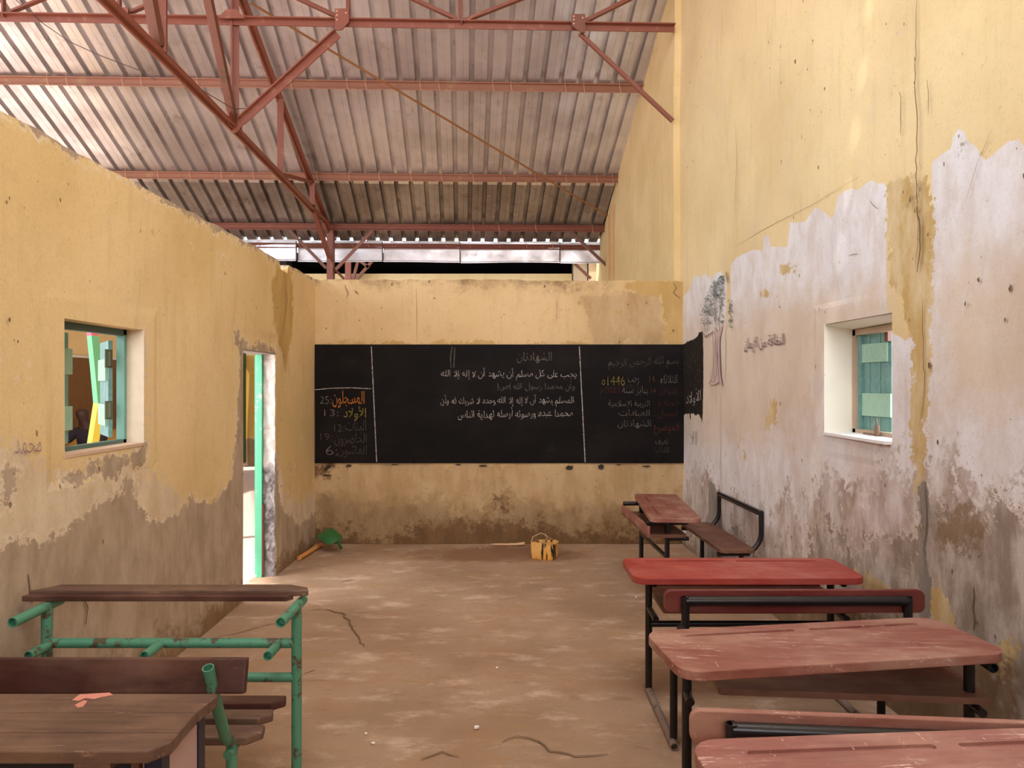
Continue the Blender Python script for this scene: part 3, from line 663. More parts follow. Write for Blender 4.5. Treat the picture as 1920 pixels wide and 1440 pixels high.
# posts and struts of the next truss, seen through the gap
rt = empty('distant_truss', at_y(655, 524, 12.35)); tag(rt, 'foot of a second truss showing over the front partition, right of the red post', 'truss')
for nm, a, b, w, m in (('post', (653, 524), (653, 486), .10, M_TRUSS), ('strut', (662, 522), (672, 488), .05, M_TRUSS2), ('strut', (668, 522), (698, 490), .05, M_TRUSS2), ('strut', (676, 488), (692, 502), .05, M_TRUSS2)):
    A = at_y(*a, 12.38)-rt.location-Vector((0, 0, .02)); B = at_y(*b, 12.38)-rt.location; mb = MB(); mb.sweep([A, B], BOXP(w, .05), up=(0, 1, 0)); mb.build(nm, m, rt)
# eave flashing
ef = empty('eave_flashing', (-2, 11.96, 3.9)); tag(ef, 'bare tin flashing strip hanging under the eave above the dark gap', 'flashing')
xs = [-6.7, -3.63, -2.43, .04+.0, .59, 1.49]
xj = [-6.7] + [at_y(q, 0, 11.96).x for q in (561, 719, 863, 1050)] + [1.50]
for a, b in zip(xj[:-1], xj[1:]):
    mb = MB(); yy = 11.885+PE*((a+b)/2+2.85); L = b-a-.010
    n_ = max(2, int(L/.15)); vs = []
    for i in range(n_+1):
        x = a+.006+L*i/n_
        for (dy, z) in ((0, roof_h(-2.85, 11.885)+.004), (.004*math.sin(x*9), 3.86), (.0, 3.72), (-.03, 3.705), (-.03, 3.69)): vs.append((x+2, yy-11.96+dy, z-3.9+.006*math.sin(x*3+1)))
    mb.add(vs, [(i*5+j, i*5+j+1, (i+1)*5+j+1, (i+1)*5+j) for i in range(n_) for j in range(4)]); mb.build('tin_sheet', M_ROOF, ef)
    if b < 1.4: mb = MB(); mb.box((b+2-.010, yy-11.96-.012, -.19), (b+2+.008, yy-11.96+.004, .13)); mb.build('seam', M_WIRE, ef)
# loose wire
pts = [cb(30, 0), cb(75, 40), cb(130, 78), cb(190, 105), cb(235, 122), cb(262, 132), cb(292, 150)]
mb = MB(); mb.tube([p-pts[0] for p in pts], .0045, 6); o = mb.build('loose_wire', M_WIRE); o.location = pts[0]; tag(o, 'thin dark wire sagging below the roof sheets at the upper left', 'wire')
pts = [tp(355, 168), tp(385, 185), tp(420, 205), tp(440, 203), tp(454, 212)]; pts = [p+Vector((.1, 0, 0)) for p in pts]
mb = MB(); mb.tube([p-pts[0] for p in pts], .004, 6); o = mb.build('loose_wire', M_WIRE); o.location = pts[0]; tag(o, 'short dark wire wrapped round the bottom node of the truss', 'wire')
for k, (px, y0, y1, lb) in enumerate(((1141, 404, 524, 'pale cable running down the far wall from the end of the slanting rod'), (1147, 385, 524, 'pale cable beside it with a slight bow, nearer the broad yellow wall'))):
    Y = 11.0-k*.35; P0 = [at_y(px+dx, y, Y) for dx, y in ((0, y0), (-1 if k else 1, y0+40), (-2 if k else 0, y0+80), (0, y1))]
    P0 = [Vector((far_x(p.y)-.03, p.y, p.z)) for p in P0]
    mb = MB(); mb.tube([p-P0[0] for p in P0], .010, 6); o = mb.build('wall_cable', simple('cable_buff%d' % k, rgb(206, 150, 96), .7)); o.location = P0[0]; tag(o, lb, 'cable')

# ---------------------------------------------------------------- writing and drawings
ISO = {'ا':(0xFE8D,2),'ب':(0xFE8F,4),'ة':(0xFE93,2),'ت':(0xFE95,4),'ث':(0xFE99,4),'ج':(0xFE9D,4),'ح':(0xFEA1,4),'خ':(0xFEA5,4),'د':(0xFEA9,2),'ذ':(0xFEAB,2),'ر':(0xFEAD,2),'ز':(0xFEAF,2),
       'س':(0xFEB1,4),'ش':(0xFEB5,4),'ص':(0xFEB9,4),'ض':(0xFEBD,4),'ط':(0xFEC1,4),'ظ':(0xFEC5,4),'ع':(0xFEC9,4),'غ':(0xFECD,4),'ف':(0xFED1,4),'ق':(0xFED5,4),'ك':(0xFED9,4),'ل':(0xFEDD,4),
       'م':(0xFEE1,4),'ن':(0xFEE5,4),'ه':(0xFEE9,4),'و':(0xFEED,2),'ى':(0xFEEF,2),'ي':(0xFEF1,4),'ء':(0xFE80,1),'أ':(0xFE83,2),'إ':(0xFE87,2),'ئ':(0xFE89,4)}
LIG = {'ا':0xFEFB,'أ':0xFEF7,'إ':0xFEF9}
def shape(s):
    out = []; i = 0; prev_joins = False
    while i < len(s):
        ch = s[i]
        if ch == 'ل' and i+1 < len(s) and s[i+1] in LIG:
            out.append(chr(LIG[s[i+1]]+(1 if prev_joins else 0))); prev_joins = False; i += 2; continue
        if ch in ISO:
            b, nf = ISO[ch]; nxt = i+1 < len(s) and s[i+1] in ISO and s[i+1] != 'ء' and nf == 4
            if nf == 1: f = 0
            elif nf == 2: f = 1 if prev_joins else 0
            else: f = (3 if nxt else 1) if prev_joins else (2 if nxt else 0)
            out.append(chr(b+f)); prev_joins = bool(nxt)
        else: out.append(ch); prev_joins = False
        i += 1
    res = []; run = []
    for ch in reversed(out):
        if ch.isdigit(): run.insert(0, ch)
        else: res += run; run = []; res.append(ch)
    return ''.join(res+run)
def write(name, s, box, fn, P, mat, parent, d=.004, off=-.012, slant=0, rtl=True, label=None):
    """text fitted to a photo box (left, top, right, bottom; the bottom right may drop by slant px)"""
    cu = bpy.data.curves.new('txt', 'FONT'); cu.body = shape(s) if rtl else s; cu.offset = off; cu.resolution_u = 3
    o = bpy.data.objects.new('txt', cu); C.objects.link(o)
    me = bpy.data.meshes.new_from_object(o.evaluated_get(bpy.context.evaluated_depsgraph_get())); bpy.data.objects.remove(o); bpy.data.curves.remove(cu)
    co = np.zeros(len(me.vertices)*3); me.vertices.foreach_get('co', co); co = co.reshape(-1, 3)
    x0, x1, y0, y1 = co[:, 0].min(), co[:, 0].max(), co[:, 1].min(), co[:, 1].max()
    tl = fn(box[0], box[1]); trr = fn(box[2], box[1]+slant); bl = fn(box[0], box[3]); br = fn(box[2], box[3]+slant)
    for v, c_ in zip(me.vertices, co):
        a = (c_[0]-x0)/(x1-x0); b = (c_[1]-y0)/(y1-y0)
        b += .03*math.sin(a*19)+.02*math.sin(a*41+1); a += .004*math.sin(b*9+a*30)
        u = (bl[0]*(1-a)+br[0]*a)*(1-b)+(tl[0]*(1-a)+trr[0]*a)*b; w = (bl[1]*(1-a)+br[1]*a)*(1-b)+(tl[1]*(1-a)+trr[1]*a)*b
        v.co = P(u, w, d)
    me.materials.append(mat); ob = bpy.data.objects.new(name, me); C.objects.link(ob); ob.parent = parent
    if label: ob['label'] = label
    return ob
def strokes(name, lines, w, fn, P, mat, parent, d=.004, label=None, taper=True):
    vs, fs = [], []
    for l in lines:
        rv, rf = ribbon([fn(*p) for p in l], w, taper); n0 = len(vs); vs += [P(u, v, d) for u, v in rv]; fs += [tuple(k+n0 for k in f) for f in rf]
    o = mesh_obj(name, vs, fs, mat, parent=parent)
    if label: o['label'] = label
    return o
# the blackboard
u0, v1 = uv_front(591, 646); u1, v0 = uv_front(1282, 868)
bb = empty('blackboard', ((u0+u1)/2, FY-.012, v0)); tag(bb, 'long matt black blackboard covered in chalk writing on the front wall', 'blackboard')
mb = MB(); mb.box((u0, FY-.018, v0), (u1-.004, FY-.002, v1)); o = mb.build('board', M_BOARD, bb); o.data.transform(Matrix.Translation(-bb.location))
bb_inv = Matrix.Translation(-bb.location)
def bbp(u, v, d): return (u-bb.location.x, FY-.0195-bb.location.y, v-bb.location.z)
ln = []
strokes('chalk_line', [[(697+(y-650)*.046, y) for y in range(650, 869, 12)]], .010, uv_front, bbp, CH_W, bb, taper=False)
strokes('chalk_line', [[(1086+(y-650)*.05, y) for y in range(650, 869, 12)]], .010, uv_front, bbp, CH_W, bb, taper=False)
strokes('chalk_line', [[(591, 731), (620, 728), (660, 727), (696, 729)]], .008, uv_front, bbp, CH_W, bb, taper=False)
def bw(s, box, mat, rtl=True, off=-.018, slant=0): write('chalk_writing', s, box, uv_front, bbp, mat, bb, off=off, rtl=rtl, slant=slant)
bw('المسجلون', (624, 733, 684, 764), CH_O, off=.004); bw(':25', (601, 743, 622, 757), CH_W2); 
bw('الأولاد', (645, 761, 687, 788), CH_Y, off=-.002); bw(':13', (609, 768, 635, 780), CH_W2)
bw('البنات', (648, 786, 687, 812), CH_G); bw(':12', (628, 796, 645, 809), CH_G)
bw('الحاضرون', (628, 811, 688, 836), CH_G); bw(':19', (602, 812, 623, 825), CH_G)
bw('الغائبون', (634, 834, 688, 856), CH_G); bw(':6', (612, 836, 633, 853), CH_W2)
bw('الشهادتان', (969, 660, 1034, 681), CH_W2)
bw('يجب على كل مسلم أن يشهد أن لا إله إلا الله', (828, 690, 1080, 713), CH_W, off=-.01)
bw('وأن محمدا رسول الله (ص)', (932, 714, 1077, 733), CH_W2)
bw('المسلم يشهد أن لا إله إلا الله وحده لا شريك له وأن', (826, 741, 1075, 764), CH_W, off=-.01, slant=-2)
bw('محمدا عبده ورسوله أرسله لهداية الناس', (858, 766, 1073, 788), CH_W, off=-.01, slant=-4)
bw('بسم الله الرحمن الرحيم', (1140, 672, 1272, 694), CH_G, slant=-5)
bw('الثلاثاء', (1238, 702, 1269, 719), CH_W2); bw('14', (1217, 704, 1227, 717), CH_B); bw('رجب', (1177, 708, 1197, 722), CH_W2); bw('1446ه', (1128, 705, 1171, 722), CH_Y)
bw('الموافق', (1234, 727, 1269, 742), CH_R); bw('14', (1220, 727, 1229, 737), CH_B); bw('يناير سنة', (1166, 724, 1214, 741), CH_W2); bw('2025م', (1125, 726, 1162, 742), CH_R)
bw('المادة :', (1224, 748, 1271, 762), CH_R); bw('التربية الإسلامية', (1140, 750, 1217, 766), CH_W2)
bw('المجال :', (1226, 768, 1270, 784), CH_R); bw('العبادات', (1160, 768, 1217, 782), CH_W2)
bw('الموضوع', (1225, 793, 1272, 815), CH_R, off=0); bw('الشهادتان', (1158, 787, 1219, 803), CH_W2)
bw('تعرف', (1228, 822, 1252, 835), CH_W2); bw('الكتاب', (1228, 838, 1253, 850), CH_G)
strokes('chalk_smudge', [[(848, 650), (845, 670), (846, 690)], [(853, 652), (851, 690)]], .012, uv_front, bbp, CH_G, bb)
# black splashes below the board
fw = bpy.data.objects['wall_front']; rw = bpy.data.objects['wall_right']; lw = bpy.data.objects['wall_left']
M_BLK = simple('black_paint', rgb(36, 28, 22), .7)
def blob(cx, cy, rx, ry, fn, P, k=9):
    return [P(*fn(cx+rx*random.uniform(.5, 1)*math.cos(2*PI*i/k), cy+ry*random.uniform(.5, 1)*math.sin(2*PI*i/k)), .0135) for i in range(k)]
vs, fs = [], []
for b in ((617, 874, 6, 5), (612, 879, 5, 4), (1068, 877, 9, 7), (1126, 875, 8, 6), (905, 873, 10, 2), (740, 871, 9, 1.5), (1212, 874, 10, 2), (612, 891, 12, 2.5), (655, 873, 8, 3), (1160, 871, 6, 1.5), (860, 871, 8, 1.5)):
    q = blob(*b, uv_front, P_front); n0 = len(vs); vs += q; fs.append(tuple(range(n0, n0+len(q))))
o = mesh_obj('paint_splash', vs, fs, M_BLK, parent=fw); o['label'] = 'black paint drips just below the blackboard'
# right wall: slogan, tree, scribble
write('wall_writing', 'النظافة من الإيمان', (1398, 634, 1474, 664), uv_right, P_right, M_INK, rw, d=.0135, off=.004, slant=-10, label='painted slogan beside the tree drawing')
P_r2 = lambda u, v, d=0: P_right(u, v, .0135)
trunk = [(1342, 612), (1346, 640), (1348, 680), (1341, 712), (1333, 722), (1344, 721), (1350, 717), (1357, 724), (1355, 708), (1352, 680), (1352, 640), (1358, 610), (1352, 612), (1348, 624), (1343, 612)]
q = [P_r2(*uv_right(*p)) for p in trunk]
td = empty('tree_drawing', q[3]); td.parent = rw; td['label'] = 'tree painted in purple and grey green lines beside the black paint'
def sub(name, lines, w, mat): 
    o = strokes(name, lines, w, uv_right, P_r2, mat, td); o.data.transform(Matrix.Translation(-td.location)); return o
vs = [Vector(p)-td.location for p in q]; bmq = bmesh.new(); f_ = bmq.faces.new([bmq.verts.new(v+Vector((.0004, 0, 0))) for v in vs]); bmesh.ops.triangulate(bmq, faces=[f_]); me = bpy.data.meshes.new('trunk_wash'); bmq.to_mesh(me); bmq.free(); me.materials.append(M_TRUNKP)
o = bpy.data.objects.new('trunk', me); C.objects.link(o); o.parent = td
sub('trunk_outline', [[(1338, 620), (1340, 650), (1340, 690), (1337, 712), (1332, 720), (1335, 723)], [(1353, 618), (1352, 660), (1353, 695), (1356, 715), (1358, 725)], [(1343, 640), (1345, 670), (1346, 700), (1342, 718)],
                      [(1349, 630), (1348, 660), (1350, 700), (1352, 722)], [(1347, 660), (1350, 668), (1348, 678)], [(1318, 610), (1320, 622), (1325, 632), (1334, 626), (1340, 622)], [(1322, 605), (1326, 622)], [(1330, 600), (1329, 620)],
                      [(1337, 575), (1342, 595), (1345, 612)], [(1345, 565), (1343, 590)], [(1356, 560), (1350, 600), (1352, 620)], [(1340, 560), (1346, 600)]], .012, M_INK)
lines = []
for _ in range(420):
    y = random.uniform(516, 606); t = (y-516)/90
    xa = 1346-30*min(1, t*1.5)+ (6 if t < .1 else 0); xb = 1359
    x = random.uniform(xa, xb)
    if 1340 < x < 1354 and 560 < y < 612 and random.random() < .6: continue
    s = random.choice((-1, 1)); lines.append([(x, y), (x+1.6*s, y+1.2), (x+2.6*s, y+3.4)])
for _ in range(60):
    y = random.uniform(560, 614); x = random.uniform(1369, 1377-abs(y-595)*.08); s = random.choice((-1, 1)); lines.append([(x, y), (x+1.5*s, y+1.4), (x+2.2*s, y+3.4)])
sub('leaf_strokes', lines, .0055, M_LEAF)
bpv = lambda u, v, d=0: P_right(u, v, .0142)
write('wall_writing', 'الأولاد', (1289, 733, 1317, 764), uv_right, bpv, CH_W, rw, off=-.006, slant=-8, label='faint chalk word on the black paint by the corner')
write('wall_writing', 'الا', (1296, 808, 1308, 835), uv_right, bpv, M_INK, rw, off=-.02, label='small scribble under the black paint')
write('wall_writing', 'محمد', (22, 826, 72, 858), uv_left, lambda u, v, d=0: P_left(u, v, .013), simple('violet_ink', rgb(150, 110, 130), .9), lw, off=-.02, slant=-4, label='small violet scribble under the window')

# ---------------------------------------------------------------- window on the left
def wl(x, y, z): return Vector((x, y, z))
w1 = struct(empty('window_1', (LX-.1, 3.57, WIN1[2]))); B1 = w1.location
def put(mb, name, mat, parent, loc=None, bevel=0):
    o = mb.build(name, mat, parent, bevel); 
    if loc is not None: o.data.transform(Matrix.Translation(-loc))
    return o
y0, y1, z0, z1 = WIN1
mb = MB(); X = LX-.105
for lo, hi in (((X-.03, y0, z0), (X+.01, y0+.03, z1)), ((X-.03, y1-.03, z0), (X+.01, y1, z1)), ((X-.03, y0, z1-.035), (X+.01, y1, z1)), ((X-.03, y0, z0), (X+.01, y1, z0+.03))): mb.box(lo, hi)
put(mb, 'window_frame', simple('dark_frame', rgb(76, 104, 96), .5), w1, B1)
mb = MB(); mb.add([(LX-.10, y1-.004, z0), (LX+.002, y1-.004, z0), (LX+.002, y1-.004, z1), (LX-.10, y1-.004, z1)], [(0, 1, 2, 3)]); put(mb, 'reveal_face', simple('pinkish_reveal', rgb(224, 208, 184), .9, scale=14), w1, B1)
mb = MB(); mb.box((LX-.12, y0-.0, z0-.006), (LX+.004, y1, z0+.010)); put(mb, 'window_sill', simple('pinkish_sill', rgb(206, 176, 150), .9), w1, B1)
def leaf(hinge, ang, L, z0, z1, parent, base, battens, stile=None, th=.022):
    M = Matrix.Translation(hinge) @ Matrix.Rotation(ang, 4, 'Z'); k = 3
    sh = empty('shutter', hinge-base); sh.parent = parent; Ml = Matrix.Rotation(ang, 4, 'Z')
    mb = MB()
    for i in range(k): mb.box((L*i/k+.002, -th/2, z0), (L*(i+1)/k-.002, th/2, z1), Ml)
    mb.build('shutter_board', M_TEAL, sh, bevel=.002)
    for (a, b, x0, x1, s) in battens:
        mb = MB(); mb.box((x0, s*th/2, a), (x1, s*(th/2+.013), b), Ml); mb.build('batten', M_TEALP, sh, bevel=.002)
    return sh
sh = leaf(Vector((LX-.17, 3.89, 0)), math.atan2(.80, -.60), .33, z0+.04, z1-.06, w1, B1, [(z0+.10, z0+.22, .02, .31, 1), (z1-.28, z1-.16, .02, .31, 1)])
sh2 = leaf(Vector((LX-.17, 3.25, 0)), math.atan2(.99, -.14), .33, z0+.04, z1-.04, w1, B1, [(z0+.10, z0+.22, .0, .345, -1), (z1-.25, z1-.12, .0, .345, -1)])
for z in (z0+.15, z1-.2):
    mb = MB(); mb.tube([Vector((LX-.165, 3.865, z)), Vector((LX-.165, 3.865, z+.08))], .012, 8); mb.box((LX-.168, 3.83, z-.01), (LX-.164, 3.895, z+.09)); put(mb, 'hinge', simple('old_hinge', rgb(110, 120, 96), .5), w1, B1)
mb = MB(); mb.box((LX-.135, 3.885, z0+.03), (LX-.092, 3.91, z1-.03)); put(mb, 'jamb_lining', simple('blue_green_jamb', rgb(112, 160, 146), .6), w1, B1)
# ---------------------------------------------------------------- window on the right
y0, y1, z0, z1 = WIN2
w2 = struct(empty('window_2', (right_x(3.95)+.15, 3.95, z0))); B2 = w2.location
xr = lambda Y, d: right_x(Y)+d
mb = MB()
mb.add([(xr(y1, -.002), y1-.004, z0), (xr(y1, .2), y1-.004, z0), (xr(y1, .2), y1-.004, z1), (xr(y1, -.002), y1-.004, z1)], [(0, 1, 2, 3)])
put(mb, 'reveal_face', M_CREAM, w2, B2)
mb = MB(); mb.box((xr(4, -.02), y0+.002, z0-.004), (xr(4, .22), y1-.002, z0+.012)); put(mb, 'window_sill', M_SILL, w2, B2)
mb = MB(); mb.add([(xr(y0, .0), y0, z1-.006), (xr(y1, .0), y1, z1-.006), (xr(y1, .2), y1, z1-.035), (xr(y0, .2), y0, z1-.035)], [(0, 1, 2, 3)]); put(mb, 'lintel_face', M_CREAM, w2, B2)
FR = simple('brownish_frame', rgb(176, 152, 128), .6); mb = MB()
for a, b, c_, d in ((y1-.04, y1-.006, z0, z1), (y0, y0+.03, z0, z1), (y0, y1-.006, z1-.07, z1-.036), (y0, y1-.006, z0+.01, z0+.035)): mb.box((xr(4, .155), a, c_), (xr(4, .19), b, d))
put(mb, 'window_frame', FR, w2, B2)
sh = leaf(Vector((xr(4.3, .215), 4.285, 0)), math.atan2(-.985, .14), .285, z0+.03, z1-.05, w2, B2, [(z0+.115, z0+.25, .035, .29, -1), (z1-.235, z1-.125, .03, .26, -1)])
mb = MB(); mb.box((0, -.012-.02, z0+.03), (.035, -.011, z1-.05), Matrix.Rotation(math.atan2(-.985, .14), 4, 'Z')); mb.build('stile', M_TEAL, sh)
mb = MB(); mb.box((.255, -.035, z1-.12), (.285, -.011, z1-.05), Matrix.Rotation(math.atan2(-.985, .14), 4, 'Z')); mb.build('hinge_block', M_TRUSS2, sh)
# bolt standing on the sill
o_ = at_y(1650, 815, 3.86); bx = Vector((xr(3.95, .125), 3.96, z0+.0125))
mb = MB(); mb.tube([Vector((0, 0, 0)), Vector((0, 0, .06))], .014, 10); mb.tube([Vector((0, 0, .06)), Vector((-.004, .004, .10))], .005, 6); mb.tube([Vector((0, .01, .008)), Vector((-.01, .13, .008))], .006, 6)
o = mb.build('window_bolt', simple('rusty_bolt', rgb(118, 88, 70), .6)); o.location = bx; tag(o, 'small rusty brown bolt standing on the sill of the right hand window', 'bolt')
# ---------------------------------------------------------------- doorway
y0, y1, z0, z1 = DOOR1
d1 = struct(empty('door_1', (LX-.1, 5.73, 0))); BD = d1.location
mb = MB(); mb.box((LX-.150, y1-.050, 0), (LX-.102, y1-.004, z1)); put(mb, 'door_frame', M_DOORG, d1, BD, bevel=.004)
mb = MB(); mb.box((LX-.170, y1-.03, .02), (LX-.151, y1+.02, z1-.02)); put(mb, 'door_edge', M_DOORG, d1, BD)
mb = MB(); mb.box((LX-.15, y0, z1-.012), (LX-.0, y1, z1+.0)); put(mb, 'lintel', simple('grey_lintel', rgb(150, 138, 128), .9), d1, BD)
# rough blocks of the broken reveal
nu_, nz_ = 6, 90; vs = []
for i in range(nu_+1):
    for j in range(nz_+1):
        z = j/nz_*(z1-.013); t = .012+.012*math.sin(z*21+i)*random.random()+.018*random.random()*(1 if z < .95 else .25)
        if abs((z*5.1) % 1-.5) < .045: t *= .3
        vs.append((LX-.100+.097*i/nu_, y1-t, z))
mb = MB(); mb.add(vs, [(i*(nz_+1)+j, (i+1)*(nz_+1)+j, (i+1)*(nz_+1)+j+1, i*(nz_+1)+j+1) for i in range(nu_) for j in range(nz_)], True)
put(mb, 'block_reveal', M_BLOCK, d1, BD)
mb = MB(); mb.tube([(LX-.098, y1-.035, .62), (LX-.098, y1-.035, .02)], .012, 8); put(mb, 'loose_bar', M_TRUSS2, d1, BD)

# ---------------------------------------------------------------- beyond the left partition
mb = MB()
def court_wall(name, P, ul, vl, H, regs): return wall(name, P, ul, vl, lambda u: H, [], regs, M_COURT, .2)
court_wall('wall_court', lambda u, v, d=0: (u, 14.6-d, v), steps(-8, -3.9, .2), steps(-.05, 3.0, .1), 3.0, {'pale': [[(-9, 2.24), (0, 2.24), (0, 4), (-9, 4)]], 'mud': [[(-9, -.5), (-9, .55), (-5.3, .5), (-4.5, .35), (0, .4), (0, -.5)]]})
dd = struct(empty('door_2', (-5.5, 14.4, 0))); mb = MB()
mb.box((-.12, -.1, .05), (.06, .12, 2.28))
for i in range(16): mb.box((.02, -.13, .1+i*.13), (.09, -.1, .19+i*.13))
mb.build('door_leaf', M_DGREEN, dd)
court_wall('wall_classroom', lambda u, v, d=0: (-6.3+d, u, v), steps(6.8, 13.2, .2), steps(-.05, 3.2, .1), 3.2, {'pale': [[(0, 2.04), (20, 2.04), (20, 4), (0, 4)]], 'mud': [[(0, -.5), (20, -.5), (20, .3), (0, .35)]]})
cw = bpy.data.objects['wall_classroom']
mb = MB(); mb.box((-6.285, 6.8, 2.03), (-6.27, 13.2, 2.065)); struct(mb.build('trim_2', M_WHITE))
mb = MB(); mb.box((-6.285, 9.3, .95), (-6.26, 12.6, 2.03)); o = mb.build('brown_panel', simple('panel_brown', rgb(120, 84, 44), .8), cw)  # brown panel across the lower wall, below the white trim
# striped kinked pole
pole = empty('striped_pole', (-4.25, 7.15, 0)); tag(pole, 'kinked square pole striped pink, green and yellow, seen through the left window', 'pole')
PP = lambda x, y: at_y(x, y, 7.2)-Vector((-4.25, 7.15, 0))
A0, A1, A2, A3, A4 = PP(173, 560), PP(174, 630), PP(180, 690), PP(186, 756), PP(170, 860)
A5 = Vector((A4.x-.02, A4.y, 0)); A5 = Vector((A4.x, A4.y, .0))
for nm, pth, col in (('pink_band', [A0, A1], rgb(214, 96, 120)), ('green_band', [A1, A2, A3], rgb(104, 178, 130)), ('yellow_band', [A3, A4, A5], rgb(214, 196, 72))):
    mb = MB(); mb.sweep(pth, BOXP(.075, .075), up=(.5, 1, 0)); mb.build(nm, simple('pole_'+nm, col, .5, var=.04), pole)
# seated person and furniture in the shade
pb = Vector((-5.72, 9.6, 0))
cd_ = empty('classroom_desk', pb+Vector((-.14, -.40, 0))); tag(cd_, 'dark school desk in front of the seated person, seen through the left window', 'desk')
mb = MB(); mb.box((-.4, -.22, .74), (.4, .22, .78)); mb.build('desktop', M_BROWN2, cd_)
for sx in (-.35, .35):
    for sy in (-.16, .16): mb = MB(); mb.box((sx-.02, sy-.02, 0), (sx+.02, sy+.02, .74)); mb.build('leg', M_BLACK, cd_)
mb = MB(); mb.box((-.34, -.2, .2), (.34, -.18, .7)); mb.build('front_panel', M_BROWN2, cd_)
st = empty('classroom_bench', pb+Vector((.05, .18, 0))); tag(st, 'dark low bench under the seated person', 'bench')
mb = MB(); mb.box((-.5, -.15, .42), (.5, .15, .46)); mb.build('seat', M_BROWN2, st)
for sx in (-.42, .42): mb = MB(); mb.box((sx-.02, -.13, 0), (sx+.02, .13, .42)); mb.build('leg', M_BLACK, st)
def skin_body(name, joints, edges, mat, parent, levels=2):
    me = bpy.data.meshes.new(name); me.from_pydata([j[0] for j in joints], edges, []); o = bpy.data.objects.new(name, me); C.objects.link(o)
    o.parent = parent; sk = o.modifiers.new('s', 'SKIN'); 
    for i, j in enumerate(joints):
        v = me.skin_vertices[0].data[i] if me.skin_vertices else None
    if not me.skin_vertices:
        bm = bmesh.new(); bm.from_mesh(me); bm.verts.layers.skin.verify(); bm.to_mesh(me); bm.free()
    for i, j in enumerate(joints): me.skin_vertices[0].data[i].radius = j[1]
    me.skin_vertices[0].data[0].use_root = True
    ss = o.modifiers.new('ss', 'SUBSURF'); ss.levels = levels; ss.render_levels = levels
    dg = bpy.context.evaluated_depsgraph_get(); nm = bpy.data.meshes.new_from_object(o.evaluated_get(dg)); o.modifiers.clear(); o.data = nm
    nm.materials.append(mat); nm.polygons.foreach_set('use_smooth', [True]*len(nm.polygons)); return o
person = empty('person', pb); tag(person, 'person in dark clothes with a pale sleeve, seated at a desk beyond the left window', 'person')
SK = simple('dark_skin', rgb(62, 40, 32), .55); CL = simple('dark_cloth', rgb(44, 38, 48), .9); SL = simple('pale_sleeve', rgb(196, 176, 170), .85)
J = [((0, .12, .50), (.15, .13)), ((0, .10, .72), (.14, .11)), ((-.02, .04, .93), (.17, .11)), ((-.03, .0, 1.07), (.07, .07)), ((-.05, -.03, 1.15), (.055, .055)), ((-.06, -.05, 1.24), (.085, .095)), ((-.06, -.05, 1.32), (.075, .085)),
     ((-.10, -.10, .49), (.09, .08)), ((-.12, -.36, .48), (.065, .065)), ((-.12, -.34, .10), (.045, .045)), ((-.12, -.42, .04), (.04, .035)),
     ((.10, -.10, .49), (.09, .08)), ((.12, -.36, .48), (.065, .065)), ((.12, -.34, .10), (.045, .045)), ((.12, -.42, .04), (.04, .035)),
     ((-.19, .02, 1.01), (.06, .06)), ((-.26, -.10, .86), (.045, .045)), ((-.30, -.28, .83), (.035, .035)), ((-.31, -.36, .825), (.03, .02)),
     ((.17, .03, 1.01), (.06, .06)), ((.20, -.10, .86), (.045, .045)), ((.10, -.28, .83), (.035, .035)), ((.04, -.34, .825), (.03, .02))]
E_ = [(0, 1), (1, 2), (2, 3), (3, 4), (4, 5), (5, 6), (0, 7), (7, 8), (8, 9), (9, 10), (0, 11), (11, 12), (12, 13), (13, 14), (2, 15), (15, 16), (16, 17), (17, 18), (2, 19), (19, 20), (20, 21), (21, 22)]
skin_body('body', J, E_, SK, person)
skin_body('shirt', [((0, .12, .52), (.165, .145)), ((0, .10, .74), (.155, .125)), ((-.02, .04, .94), (.185, .125)), ((-.03, .01, 1.03), (.09, .085)), ((-.19, .02, 1.00), (.07, .07)), ((-.26, -.09, .87), (.058, .058)), ((.17, .03, 1.00), (.07, .07)), ((.20, -.09, .87), (.058, .058))], [(0, 1), (1, 2), (2, 3), (2, 4), (4, 5), (2, 6), (6, 7)], CL, person)
s_ = skin_body('sleeve', [((-.25, -.07, .885), (.062, .062)), ((-.29, -.24, .838), (.052, .048))], [(0, 1)], SL, person); s_['label'] = 'pale sleeve'
bk = MB(); bk.box((-.12, -.09, 0), (.12, .09, .02)); o = bk.build('open_book', M_WHITE); o.location = pb+Vector((-.42, -.36, .7805)); tag(o, 'small white book on the shaded desk beyond the left window', 'book')

# ---------------------------------------------------------------- school desks with attached benches
def round_rect(x0, x1, y0, y1, r, n=6):
    pts = []
    for cx_, cy_, a in ((x1-r, y1-r, 0), (x0+r, y1-r, PI/2), (x0+r, y0+r, PI), (x1-r, y0+r, 3*PI/2)):
        pts += [(cx_+r*math.cos(a+PI/2*i/n), cy_+r*math.sin(a+PI/2*i/n)) for i in range(n+1)]
    return pts
def desktop(name, L, D, th, r, mat, parent, M, grooves=()):
    mb = MB(); mb.prism(round_rect(-L/2, L/2, -D/2, D/2, r), -th, 0, M); o = mb.build(name, mat, parent, bevel=.004)
    if grooves:
        cm = MB()
        for (a, b, y) in grooves: cm.prism(round_rect(a, b, y-.011, y+.011, .010, 3), -.008, .02, M)
        c_ = cm.build('cutter', mat, parent); bo = o.modifiers.new('b', 'BOOLEAN'); bo.object = c_; bo.operation = 'DIFFERENCE'; bo.solver = 'EXACT'
        nm = bpy.data.meshes.new_from_object(o.evaluated_get(bpy.context.evaluated_depsgraph_get())); o.modifiers.clear(); o.data = nm
        cmesh = c_.data; bpy.data.objects.remove(c_); bpy.data.meshes.remove(cmesh)
    return o
